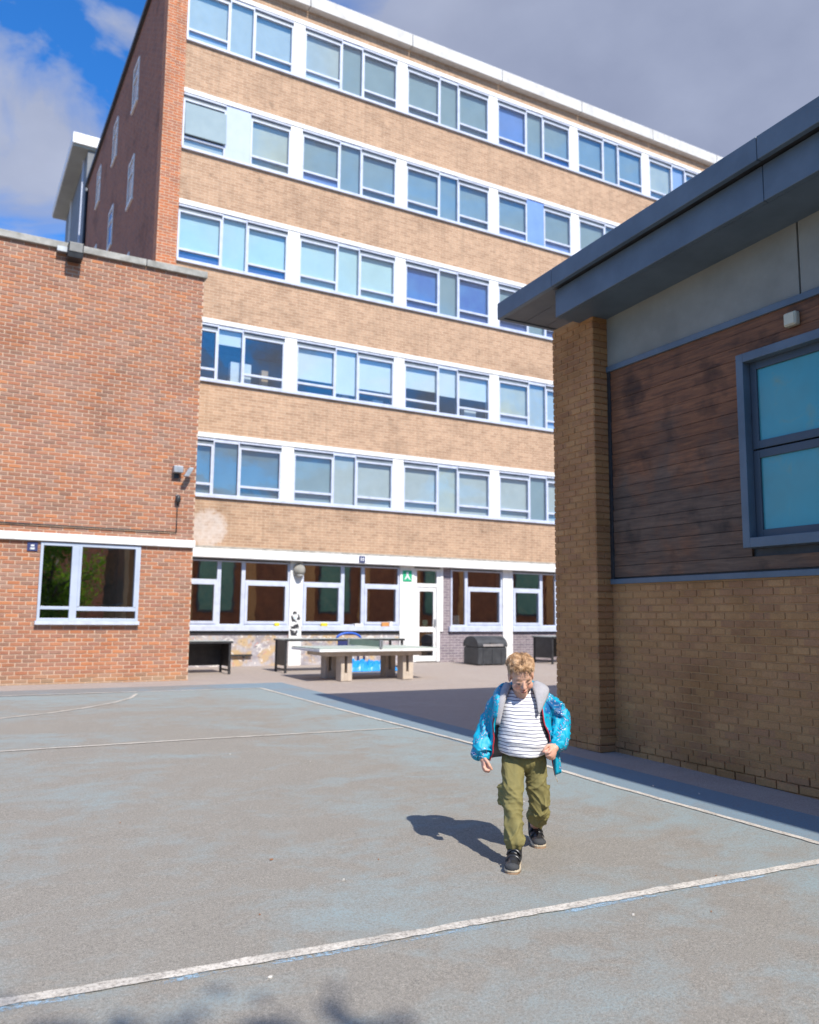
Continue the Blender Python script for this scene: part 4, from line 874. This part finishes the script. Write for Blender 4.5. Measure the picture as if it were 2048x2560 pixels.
def shirtmat():
    m, nt, p, out = newmat('white_shirt_navy_stripes'); v = texco(nt, 'obj'); s = N(nt, 'ShaderNodeSeparateXYZ'); L(nt, v, s.inputs[0])
    n = noise_n(nt, v, 7, 2); z = mth(nt, 'ADD', s.outputs[2], mth(nt, 'MULTIPLY', n.outputs['Fac'], .022))
    lean = mth(nt, 'MULTIPLY_ADD', s.outputs[0], .05, z); f = mth(nt, 'FRACT', mth(nt, 'DIVIDE', lean, .0215)); r = ramp(nt, [(.0, 1), (.15, 1), (.22, 0), (.95, 0), (1.0, 1)]); L(nt, f, r.inputs[0])
    L(nt, mixc(nt, r.outputs[0], (.80, .79, .80), (.045, .05, .12)), p.inputs['Base Color']); p.inputs['Roughness'].default_value = .9; p.inputs['Specular IOR Level'].default_value = .2
    bump(nt, p, noise_n(nt, v, 30, 3).outputs['Fac'], .35, .01); return m
M_shirt = shirtmat()
def jackmat():
    m, nt, p, out = newmat('turquoise_patterned_shaded_nylon'); v = texco(nt, 'obj'); n = noise_n(nt, v, 8.0, 1, .4, 1.0)
    dv = N(nt, 'ShaderNodeMixRGB', blend_type='ADD'); dv.inputs[0].default_value = .05; L(nt, v, dv.inputs[1]); L(nt, n.outputs['Color'], dv.inputs[2])
    vo = N(nt, 'ShaderNodeTexVoronoi', feature='DISTANCE_TO_EDGE', distance='CHEBYCHEV') if False else N(nt, 'ShaderNodeTexVoronoi', feature='DISTANCE_TO_EDGE'); vo.inputs['Scale'].default_value = 19; vo.inputs['Randomness'].default_value = .75; L(nt, dv.outputs[0], vo.inputs['Vector'])
    f = mth(nt, 'ABSOLUTE', mth(nt, 'SUBTRACT', vo.outputs['Distance'], .13))
    navy = ramp(nt, [(.0, 1), (.050, 1), (.065, 0)]); L(nt, f, navy.inputs[0]); wh = ramp(nt, [(.0, 1), (.015, 1), (.023, 0)]); L(nt, f, wh.inputs[0])
    gate = noise_n(nt, v, 15, 2); gr = ramp(nt, [(.50, 0), (.53, 1)]); L(nt, gate.outputs['Fac'], gr.inputs[0])
    dash = noise_n(nt, v, 120, 1); dr = ramp(nt, [(.42, 0), (.48, 1)]); L(nt, dash.outputs['Fac'], dr.inputs[0])
    patch = noise_n(nt, v, 6, 2); fold_shade = ramp(nt, [(.60, 0), (.64, 1)]); L(nt, patch.outputs['Fac'], fold_shade.inputs[0])  # navy patches put fold shading into the nylon colour
    c = mixc(nt, fold_shade.outputs[0], (.0, .35, .52), (.008, .13, .34)); c = mixc(nt, mth(nt, 'MULTIPLY', navy.outputs[0], gr.outputs[0]), c, (.005, .035, .20)); c = mixc(nt, mth(nt, 'MULTIPLY', mth(nt, 'MULTIPLY', wh.outputs[0], gr.outputs[0]), dr.outputs[0]), c, (.75, .85, .9))
    L(nt, c, p.inputs['Base Color']); p.inputs['Roughness'].default_value = .55; bump(nt, p, noise_n(nt, v, 11, 3, .5, .5).outputs['Fac'], .5, .02); return m
M_jack = jackmat()
M_lining = mat('heather_grey_lining', (.42, .41, .43), (.34, .33, .35), 90, .95, kind='obj')
M_zip = mat('red_zip_tape', (.50, .03, .045), (.42, .025, .04), 40, .6, kind='obj')
M_trou = mat('olive_trouser_cotton', (.235, .205, .082), (.20, .172, .066), 9, .85, bmp=.35, bscale=45, spec=.25, kind='obj')
M_shoe = mat('black_leather', (.016, .016, .018), (.03, .03, .033), 20, .32, kind='obj'); M_shoem = mat('dark_grey_suede', (.04, .042, .045), (.055, .056, .06), 60, .85, kind='obj'); M_sole = mat('cream_gum_sole', (.62, .52, .38), (.52, .42, .30), 15, .7, kind='obj'); M_gum = mat('brown_gum_rubber', (.30, .19, .11), None, 15, .7, kind='obj')
# ---- head frame
HP = R(29); HC = bp(1303, 1688, -.05); hf = TB*math.cos(HP) - UZ*math.sin(HP); hu = TB*math.sin(HP) + UZ*math.cos(HP); hx = AX.copy()
tl = R(3); hx2 = hx*math.cos(tl) + hu*math.sin(tl); hu = -hx*math.sin(tl) + hu*math.cos(tl); hx = hx2; yw = R(6); hx, hf = hx*math.cos(yw) - hf*math.sin(yw), hf*math.cos(yw) + hx*math.sin(yw)
HX = (hx, hf, hu); KH = .98
def H(x, f, u): return HC + (hx*x + hf*f + hu*u)*KH
body = MB()
def he(c, r): ico(body, H(*c), tuple(q*KH for q in r), HX, 18, 12)
he((0, -.012, .028), (.072, .090, .076)); he((0, .026, -.022), (.064, .060, .068)); he((0, .034, -.060), (.056, .046, .042)); he((0, .066, -.090), (.019, .017, .015))
for s in (-1, 1):
    he((s*.036, .046, -.046), (.032, .030, .032)); he((s*.030, .068, -.012), (.015, .011, .010)); he((s*.011, .086, -.041), (.008, .009, .007)); he((s*.074, -.006, -.014), (.010, .020, .031)); he((s*.078, -.012, .002), (.008, .014, .016))
he((0, .050, .016), (.050, .030, .030)); caps(body, [H(0, .079, .000), H(0, .096, -.036)], [.007, .0115], 10)
caps(body, [H(-.019, .078, -.069), H(0, .086, -.067), H(.019, .078, -.069)], [.0045, .006, .0045], 8); caps(body, [H(-.015, .078, -.077), H(0, .085, -.078), H(.015, .078, -.077)], [.0045, .0065, .0045], 8)
NB = bp(1302, 1742, .045); caps(body, [H(0, -.026, -.05), NB, NB - UZ*.04], [.044, .047, .06], 16)
# torso and limbs inside the clothes
CH = bp(1302, 1785, .05); BE = bp(1307, 1850, .06); PE = bp(1308, 1892, .09)
caps(body, [bp(1262, 1757, .05), bp(1342, 1757, .05)], [.045, .045]); caps(body, [CH, BE, PE], [.085, .085, .085], 18)
ARM = {-1: [bp(1243, 1752, .05), bp(1210, 1822, .10), bp(1209, 1893, .03)], 1: [bp(1360, 1752, .05), bp(1404, 1806, .15), bp(1389, 1866, -.02)]}
ANK = {}
for s, tx, ty, an in ((-1, 3.02, 4.155, -14), (1, 3.505, 4.50, 4)):
    ANK[s] = Vector((tx, ty, gz(ty)+.008)) - P0 - (TB*math.cos(R(an)) + AX*math.sin(R(an)))*.172
LEG = {-1: [bp(1281, 1905, .08), bp(1284, 2020, -.06), ANK[-1] + UZ*.10], 1: [bp(1339, 1905, .09), bp(1346, 2022, .13), ANK[1] + UZ*.10]}
caps(body, [bp(1256, 1750, .06), bp(1226, 1797, .10), bp(1213, 1832, .10), bp(1208, 1862, .07), ARM[-1][2]], [.030, .028, .027, .025, .023]); caps(body, [bp(1350, 1750, .06), bp(1388, 1776, .12), bp(1402, 1798, .13), bp(1399, 1830, .08), ARM[1][2]], [.030, .028, .028, .026, .023])
for s in (-1, 1): caps(body, LEG[s], [.055, .036, .032])
# hands: loose fists
HANDINFO = {}
def hand(s):
    el, wr = ARM[s][1], ARM[s][2]; dn = (wr-el).normalized(); 
    if s < 0: dn = (dn + UZ*-.6 + AX*.15).normalized()
    else: dn = (dn + UZ*-.25 + AX*-.25).normalized()
    med = (AX*(-s)); med = (med - dn*med.dot(dn)).normalized()
    if s > 0: med = (med*.55 - TB*.0 - dn.cross(med)*0 + (TB - dn*TB.dot(dn)).normalized()*-.45).normalized()
    fw = dn.cross(med); fw = fw if fw.dot(TB) > 0 else -fw; K = 1.22
    def Q(d, f, m): return wr + (dn*d + fw*f + med*m)*K
    caps(body, [Q(-.01, 0, 0), Q(.012, 0, 0)], [.023, .025]); ico(body, Q(.040, 0, .002), (.031*K, .0165*K, .034*K), (fw, med, dn), 14, 10)
    for k in range(4):
        f = .025-.0165*k; r = (.0085, .0088, .0083, .0075)[k]; e = (0, .004, .002, -.005)[k]
        caps(body, [Q(.052, f, -.004), Q(.066+e, f*1.05, .003), Q(.069+e, f*1.02, .019), Q(.055+e, f*.98, .027), Q(.045, f*.95, .018)], [r, r, r*.98, r*.93, r*.85], 9)
    ico(body, Q(.058, 0, .017), (.029*K, .013*K, .018*K), (fw, med, dn), 12, 8)
    caps(body, [Q(.012, .022, .006), Q(.030, .037, .016), Q(.050, .036, .026), Q(.064, .028, .034)], [.011, .0105, .0095, .008], 9)
hand(-1); hand(1)
bm_ = fuse(body, .0032, 5, .45)
at = bm_.color_attributes.new('tone', 'FLOAT_COLOR', 'POINT'); buf = []
Minv = Matrix((hx, hf, hu))
for v in bm_.vertices:
    q = Minv @ (v.co - HC) / KH; c = [.66, .385, .27]
    if q.length < .16 and q.y > 0:
        ck = max(0, 1-((abs(q.x)-.040)**2+(q.z+.042)**2)/.0007); c = [c[0]*(1-.01*ck), c[1]*(1-.22*ck), c[2]*(1-.22*ck)]
        if q.y > .05 and abs(q.x) < .024 and -.086 < q.z < -.060: k = .75*(1-(abs(q.x)/.026)**2); c = [c[0]*(1-.12*k), c[1]*(1-.42*k), c[2]*(1-.36*k)]
        nk = max(0, 1-(q.x**2+(q.z+.042)**2)/.0003) if q.y > .08 else 0; c = [c[0], c[1]*(1-.12*nk), c[2]*(1-.12*nk)]
    elif q.length > .3: c = [.66, .355, .25]
    buf += [c[0], c[1], c[2], 1]
at.data.foreach_set('color', buf)
bo = finish(bm_, 'body', M_skin, boy)
# face details
M_brow = mat('sandy_brow', (.20, .11, .05), None, 80, .8, kind='obj'); M_lash = mat('dark_lash', (.07, .035, .025), None, 80, .8, kind='obj'); M_mouth = mat('mouth_line', (.22, .06, .05), None, 80, .6, kind='obj')
for s in (-1, 1):
    MB().tube([H(s*.016, .0845, .009), H(s*.030, .0825, .013), H(s*.046, .069, .008)], [.0024, .0036, .0016], 6).build('eyebrow', M_brow, bo)
    MB().tube([H(s*.0165, .0775, -.014), H(s*.030, .0808, -.0165), H(s*.044, .070, -.013)], [.0018, .0036, .0018], 6).build('eyelid', M_lash, bo)
MB().tube([H(-.021, .0775, -.0725), H(-.008, .0885, -.0722), H(.008, .0885, -.0722), H(.021, .0775, -.0725)], [.0014, .0026, .0026, .0014], 6).build('mouth', M_mouth, bo)
# hair: scalp cap and combed tufts
rg = random.Random(11); hb = MB(); hc = (0, -.016, .033); hr = (.0765, .094, .080)
def hairy(n):    # is this direction (head frame, unit) covered by hair
    x, f, u = n
    if f > .25: return u > .50 + .22*f - .10*abs(x)
    if f > -.15: return u > (-.12 if abs(x) > .72 else .1)+ .6*max(0, f)
    return u > -.55
cap_ = MB(); nn, mm = 40, 26; grid = {}
for i in range(mm+1):
    for j in range(nn):
        t = math.pi*.80*i/mm; p = 2*math.pi*j/nn; n = Vector((math.sin(t)*math.cos(p), math.sin(t)*math.sin(p), math.cos(t))); k = 1.0 + .03*nz(n.x*4, n.y*4, n.z*4)
        grid[i, j] = (n, H(hc[0]+hr[0]*n.x*k, hc[1]+hr[1]*n.y*k, hc[2]+hr[2]*n.z*k))
for i in range(mm):
    for j in range(nn):
        q = [grid[i, j], grid[i+1, j], grid[i+1, (j+1) % nn], grid[i, (j+1) % nn]]
        if all(hairy(a[0]) for a in q): hb.add([a[1] for a in q], [(0, 1, 2, 3)], 0, True)
cnt = 0; crown = Vector((.15, -.60, .79)).normalized()
while cnt < 5200:
    n = Vector((rg.gauss(0, 1), rg.gauss(0, 1), rg.gauss(0, 1))).normalized()
    if not hairy(n): continue
    cnt += 1; short = abs(n.x) > .66 or n.z < .12; vol = 1.0 + (0 if short else .10*max(0, n.z)); root = Vector((hc[0]+hr[0]*n.x*vol, hc[1]+hr[1]*n.y*vol, hc[2]+hr[2]*n.z*vol))
    comb = n - crown*(n.dot(crown)); comb = comb.normalized() if comb.length > .01 else Vector((0, 1, 0))
    w1 = Vector((nz(n.x*3.2, n.y*3.2, n.z*3.2), nz(n.x*3.2+9, n.y*3.2, n.z*3.2), nz(n.x*3.2, n.y*3.2+5, n.z*3.2)))*.8
    comb = comb + w1 + Vector((rg.gauss(0, .10), rg.gauss(0, .10), rg.gauss(0, .10))); comb = (comb - n*comb.dot(n)).normalized()
    l = rg.uniform(.018, .028) if short else rg.uniform(.034, .062); lift = rg.uniform(.05, .16) if short else rg.uniform(.15, .42)
    side = n.cross(comb).normalized(); w0 = rg.uniform(.0011, .0022); pts = []; wv = rg.uniform(-.22, .22)
    for k in range(5):
        t = k/4; pos = root + comb*l*t*.9 + side*(wv*l*math.sin(t*3)) + n*(lift*l*math.sin(t*2.6) - .35*l*t*t*(l/.08) + .002); pts.append((pos, w0*(1-t)**.6 + .0004))
    vs = []
    for pos, ww in pts: vs += [H(*(pos-side*ww)), H(*(pos+n*ww*1.0)), H(*(pos+side*ww))]
    hb.add(vs, [(3*k+a, 3*k+a+1, 3*k+a+4, 3*k+a+3) for k in range(4) for a in (0, 1)], 0, True)
hb.build('hair', M_hair, bo, fix=False)
# ---- trousers
tr = MB(); ico(tr, bp(1310, 1895, .09), (.142, .112, .085), None, 20, 14)
caps(tr, [bp(1282, 1905, .075), bp(1282, 1960, .0), bp(1284, 2018, -.055), bp(1287, 2075, -.09), ANK[-1] + UZ*.165 + TB*.01], [.080, .073, .062, .059, .056], 18)
caps(tr, [bp(1339, 1905, .09), bp(1342, 1960, .10), bp(1347, 2020, .13), bp(1346, 2045, .25), ANK[1] + UZ*.185 + TB*.01], [.080, .074, .066, .060, .052], 18)
for c, sx_ in ((bp(1257, 1985, -.02), -1), (bp(1368, 1985, .09), 1)):
    nrm = (AX*sx_*.85 + TB*.52).normalized(); ax = nrm.cross(UZ).normalized(); tr.hexa([c + ax*(a*.05) + UZ*zz + nrm*o_ for zz in (-.075, .05) for o_ in (-.03, .010 if zz < 0 else .004) for a in (-1, 1)])
    tr.hexa([c + ax*(a*.054) + UZ*zz + nrm*o_ for zz in (.030, .058) for o_ in (-.03, .012) for a in (-1, 1)])
def trd(p):
    q = p; w1 = nz(q.x*7, q.y*7, q.z*5)*1.2; low = max(0, min(1, (.50-q.z)/.35)); top = max(0, min(1, (q.z-.58)/.12))
    s = q.dot(AX)
    def fold(x): return max(0, x)**2
    sd = 1 if s > bp(1313, 1960).dot(AX) else -1
    f = .030*fold(ridge(s*5+3*sd, q.z*11 - sd*s*14 + w1, 2.2)-.35)*(.45+1.0*low) + .020*fold(ridge(s*8, q.z*21 + sd*s*12 + w1*1.4, 5.1)-.3)*(.5+.8*low) + .010*fold(ridge(s*9+sd, q.z*34+s*5+w1*2, 9)-.3)*(.3+top+low*.5)
    f += .004*nz(s*14, q.y*14, q.z*9)
    cuff = max(0, 1-abs(q.z-(.125 if sd < 0 else .145))/.05)
    return f - .012 + .006*cuff
tro = finish(fuse(tr, .0062, 5), 'trousers', M_trou, boy, trd)
# ---- t-shirt
def ringpts(cx_, py, d, hw, hd, n=44, dip=0.0, a0=0, a1=2*math.pi, up=0):
    c = bp(cx_, py, d); out = []
    for k in range(n):
        t = a0+(a1-a0)*k/(n if abs(a1-a0-2*math.pi) < 1e-6 else n-1); s_, cc = math.sin(t), math.cos(t)      # t=0 towards the camera
        q = c + AX*(hw*PX*s_) + TB*(hd*cc) + UZ*(-dip*max(0, cc)**2 + up*s_); out.append(q)
    return out
sh = MB(); SR = [(1722, 1303, 26, .050, .050, .050), (1725, 1303, 29, .054, .050, .050), (1733, 1302, 41, .066, .050, .036), (1744, 1302, 53, .078, .050, .018), (1756, 1302, 57, .088, .050, 0), (1772, 1301, 55, .100, .05, 0), (1795, 1302, 53, .112, .052, 0), (1820, 1304, 54, .122, .056, .004), (1842, 1306, 57, .128, .062, .008), (1862, 1308, 60, .128, .07, .014), (1876, 1309, 60, .126, .078, .022), (1879, 1309, 57, .118, .078, .022)]
FN = []
def lerp_rows(SR, n):
    out = []
    for i in range(n):
        t = i/(n-1)*(len(SR)-1); k = min(int(t), len(SR)-2); f = t-k; out.append([a+(b_-a)*f for a, b_ in zip(SR[k], SR[k+1])])
    return out
rows = []
for py, cx_, hw, hd, d, dip in lerp_rows(SR, 60):
    r = ringpts(cx_, py, d, hw, hd, 64, dip); c = bp(cx_, py, d); o_ = []
    for q in r:
        n = Vector((q.x-c.x, q.y-c.y, 0)).normalized(); s = q.dot(AX); am = max(0, min(1, (.98-q.z)/.22))
        k = .010*ridge(s*5, q.z*15 + s*5, 3.3)*am + .006*ridge(s*9+4, q.z*26 - s*10, 1.7)*am + .006*nz(s*9, q.z*6, 4); o_.append(q + n*(k-.004))
    rows.append(o_)
sh.rings(rows, 0, True, False); sho = sh.build('t_shirt', M_shirt, boy, fix=True)
sm = sho.modifiers.new('thick', 'SOLIDIFY'); sm.thickness = .003; sm.offset = -1
# ---- jacket
jk = MB()
# body: rings opened at the front; a1 = half opening on the image-left side, a2 on the right side
JR = [(1741, 1302, 50, .075, .075, 55, 50), (1750, 1301, 66, .095, .072, 50, 42), (1765, 1301, 72, .112, .07, 58, 40), (1790, 1301, 74, .125, .07, 64, 40), (1815, 1302, 75, .135, .072, 66, 46), (1840, 1303, 77, .140, .075, 64, 60), (1862, 1304, 79, .145, .08, 64, 62), (1880, 1305, 81, .150, .085, 66, 70), (1895, 1305, 82, .150, .09, 74, 78), (1900, 1305, 80, .146, .09, 76, 80)]
rows = []
for py, cx_, hw, hd, d, oa, ob in lerp_rows(JR, 40):
    r = ringpts(cx_, py, d, hw, hd, 54, 0, R(ob), R(360-oa)); o_ = []
    c = bp(cx_, py, d)
    for q in r:
        n = Vector((q.x-c.x, q.y-c.y, 0)).normalized(); s = q.dot(AX); t = q.dot(TB); k = .009*ridge(t*7, q.z*12+s*5, 8.3) + .006*nz(s*12, t*12, q.z*14); o_.append(q + n*k)
    rows.append(o_)
jk.rings(rows, 0, True, False, False)
jo = jk.build('jacket', [M_jack, M_lining], boy); so_ = jo.modifiers.new('lining', 'SOLIDIFY'); so_.thickness = .006; so_.offset = 0; so_.material_offset = 1
# make sure the outside faces out
me = jo.data; cen = bp(1303, 1820, .07); s0 = sum((p.center - Vector((cen.x, cen.y, p.center.z))).dot(p.normal) for p in me.polygons)
if s0 < 0: me.flip_normals()
def zipline(idx, nm):
    MB().tube([rows[i][idx] + TB*.004 for i in range(4, 40, 2)], .0042, 6).build(nm, M_zip, jo)
zipline(0, 'zip'); zipline(-1, 'zip')
def sleeve(pts, rs, nm, ph):
    P = [Vector(p) for p in pts]; n = 64; path = []; rad = []
    for i in range(n):
        t = i/(n-1)*(len(P)-1); k = min(int(t), len(P)-2); f = t-k
        p0, p1, p2, p3 = P[max(k-1, 0)], P[k], P[k+1], P[min(k+2, len(P)-1)]
        path.append(.5*((2*p1) + (p2-p0)*f + (2*p0-5*p1+4*p2-p3)*f*f + (3*p1-p0-3*p2+p3)*f**3)); rad.append(rs[k]+(rs[k+1]-rs[k])*(f*f*(3-2*f)))
    b = MB(); rings = []; m = 36; ref = TB
    for i, p in enumerate(path):
        d = (path[min(i+1, n-1)]-path[max(i-1, 0)]).normalized(); x = d.cross(ref).normalized(); y = x.cross(d); ring = []; t = i/(n-1)
        for k in range(m):
            a = 2*math.pi*k/m; amp = .020*min(1, t*4)*(1.0 if t < .9 else .35)
            fo = amp*max(0, ridge(math.cos(a)*1.3+ph, math.sin(a)*1.3, t*6.5+math.cos(a+ph)*1.6)-.3)**1.5*1.5 + .4*amp*nz(math.cos(a)*3, math.sin(a)*3+ph, t*16)
            ring.append(p + (x*math.cos(a) + y*math.sin(a))*(rad[i]*PX + fo - .4*amp))
        rings.append(ring)
    b.rings(rings, 0, True, True); return b.build(nm, M_jack, jo)
sleeve([bp(1254, 1742, .06), bp(1240, 1760, .07), bp(1225, 1797, .10), bp(1213, 1832, .10), bp(1206, 1862, .07), bp(1205, 1883, .05), bp(1208, 1890, .04), bp(1209, 1899, .03)], [15, 20, 20, 23, 25, 24, 17, 12], 'sleeve', 1)
sleeve([bp(1350, 1742, .06), bp(1368, 1754, .08), bp(1388, 1774, .12), bp(1402, 1795, .13), bp(1400, 1828, .08), bp(1397, 1852, .03), bp(1392, 1864, .0), bp(1389, 1872, -.02)], [16, 21, 24, 24, 24, 24, 18, 12], 'sleeve', 4)
# hood lying on the shoulders, grey inside
def scarf(pts, rs, m, nm, flat=.55):
    b = MB(); rings = []; P = [Vector(p) for p in pts]; n = 40
    for i in range(n):
        t = i/(n-1)*(len(P)-1); k = min(int(t), len(P)-2); f = t-k; p0, p1, p2, p3 = P[max(k-1, 0)], P[k], P[k+1], P[min(k+2, len(P)-1)]
        q = .5*((2*p1)+(p2-p0)*f+(2*p0-5*p1+4*p2-p3)*f*f+(3*p1-p0-3*p2+p3)*f**3); r = (rs[k]+(rs[k+1]-rs[k])*f)*PX
        rings.append((q, r))
    out = []
    for i, (q, r) in enumerate(rings):
        d = (rings[min(i+1, n-1)][0]-rings[max(i-1, 0)][0]).normalized(); x = d.cross(UZ).normalized(); y = x.cross(d)
        out.append([q + x*(r*math.cos(a)) + y*(r*flat*math.sin(a)) + Vector((0, 0, 1))*(.005*nz(i*.3, math.cos(a)*2, math.sin(a)*2)) for a in [2*math.pi*k/16 for k in range(16)]])
    b.rings(out, 0, True, True); return b.build(nm, m, jo)
scarf([bp(1252, 1740, .02), bp(1258, 1722, .08), bp(1278, 1715, .13), bp(1303, 1712, .16), bp(1330, 1714, .14), bp(1350, 1722, .10)], [9, 12, 14, 17, 17, 14], M_jack, 'hood', .7)
def patch(inner, outer, m, nm, bulge=.018, n=16, w_=9):
    def cr(P, t):
        t = t*(len(P)-1); k = min(int(t), len(P)-2); f = t-k; p0, p1, p2, p3 = P[max(k-1, 0)], P[k], P[k+1], P[min(k+2, len(P)-1)]
        return .5*((2*p1)+(p2-p0)*f+(2*p0-5*p1+4*p2-p3)*f*f+(3*p1-p0-3*p2+p3)*f**3)
    I = [bp(*q) for q in inner]; O = [bp(*q) for q in outer]; rr = []
    for i in range(n):
        t = i/(n-1); a, c = cr(I, t), cr(O, t); rr.append([a.lerp(c, k/(w_-1)) + (TB*.7+UZ*.7)*(bulge*math.sin(math.pi*k/(w_-1))*math.sin(math.pi*(t*.8+.2)) + .003*nz(k*.7, t*6, 2)) for k in range(w_)])
    b = MB(); b.rings(rr, 0, True, False, False); o = b.build(nm, m, jo); q = o.modifiers.new('t', 'SOLIDIFY'); q.thickness = .007; q.offset = 0; return o
patch([(1326, 1716, .08), (1333, 1726, .0), (1341, 1752, -.045), (1346, 1782, -.06)], [(1342, 1702, .10), (1368, 1716, .07), (1371, 1736, .01), (1348, 1786, -.058)], M_lining, 'hood_lining', .022)
patch([(1281, 1716, .08), (1274, 1724, .02), (1262, 1758, -.03), (1250, 1812, -.04)], [(1264, 1706, .10), (1254, 1722, .05), (1248, 1752, -.03), (1240, 1812, -.03)], M_lining, 'hood_lining', .014)
patch([(1262, 1708, .10), (1255, 1722, .055), (1249, 1750, -.03), (1243, 1795, -.04)], [(1248, 1716, .11), (1236, 1730, .06), (1234, 1752, -.0), (1234, 1795, -.02)], M_jack, 'lapel', .016)
# the swinging corner of the right front panel, with its zip end and cord
b = MB(); rws = []
for i in range(12):
    t = i/11; py = 1868+70*t; xl = 1374+14*t; xr = 1392+11*t+3*math.sin(t*3); rws.append([bp(xl+(xr-xl)*k/7, py - 6*k/7, .04 + .02*math.sin(k*.9+t*3) + .03*t) for k in range(8)])
b.rings(rws, 0, True, False, False); fp = b.build('jacket_flap', [M_jack, M_lining], jo); s2_ = fp.modifiers.new('t', 'SOLIDIFY'); s2_.thickness = .006; s2_.offset = 0
MB().tube([rws[i][0] + TB*.004 for i in range(12)], .0045, 6).build('zip', M_zip, jo)
MB().tube([bp(1386, 1932, .07), bp(1390, 1944, .07), bp(1395, 1956, .07)], .0022, 5).build('zip_cord', M_sole, jo)
# ---- shoes
def shoe(toe, ang, nm):
    t = Vector(toe) - P0; f = (TB*math.cos(ang) + AX*math.sin(ang)).normalized(); x = f.cross(UZ).normalized(); x = x if x.dot(AX) > 0 else -x
    r = bpy.data.objects.new('shoe', None)
    def Q(l, s, z): return t - f*l + x*s + UZ*z
    prof = [(0, .0), (.004, .022), (.014, .036), (.035, .045), (.07, .048), (.11, .043), (.15, .037), (.19, .036), (.215, .030), (.228, .016), (.231, 0)]
    outl = [(l, w_) for l, w_ in prof] + [(l, -w_) for l, w_ in reversed(prof[1:-1])]
    b = MB(); b.rings([[Q(l+.004*(1 if k else 0)*(1 if l < .1 else -1), s*(.97 if k == 0 else 1.0), z) for l, s in outl] for k, z in ((0, .001), (1, .012))], 0, False); so1 = MB()
    up = MB(); ico(up, Q(.055, 0, .034), (.043, .052, .034), (x, f, UZ), 16, 12); ico(up, Q(.12, 0, .045), (.041, .08, .045), (x, f, UZ), 16, 12); ico(up, Q(.18, 0, .05), (.037, .048, .055), (x, f, UZ), 16, 12)
    caps(up, [Q(.160, 0, .06), Q(.176, 0, .135)], [.046, .045], 16)
    o = finish(fuse(up, .0045, 3), 'shoe', [M_shoe], boy); 
    sole = MB(); sole.rings([[Q(l, s*1.02, z) for l, s in outl] for z in (.012, .022, .030)], 0, False); sole.build('midsole', M_sole, o, .003); b.build('outsole', M_gum, o)
    for l0, z0, wd in ((.095, .078, .044), (.13, .103, .043)):
        st = MB(); pr = []
        for a in [R(-75+15*k) for k in range(11)]:
            pr.append((math.sin(a), math.cos(a)))
        ra = [Q(l0-.012, wd*s*1.02, z0-.040+.046*c) for s, c in pr]; rb = [Q(l0+.014, wd*s*1.02, z0-.030+.046*c) for s, c in pr]
        st.rings([ra, rb], 0, True, False, False); so2 = st.build('strap', M_shoe, o); q = so2.modifiers.new('t', 'SOLIDIFY'); q.thickness = .006; q.offset = 0
    tc_ = MB(); ico(tc_, Q(.032, 0, .034), (.0445, .036, .0265), (x, f, UZ), 16, 12); tc_.build('toe_cap', M_shoem, o, fix=False)
    sp = MB(); sp.hexa([Q(l, s, z) for z in (.045, .085) for l in (.145, .185) for s in (.036, .0415)]); sp.build('side_patch', M_white, o, .002)
    return o
shoe((3.02, 4.155, gz(4.16)+.008), R(-14), 'shoe'); shoe((3.505, 4.50, gz(4.5)+.008), R(4), 'shoe')
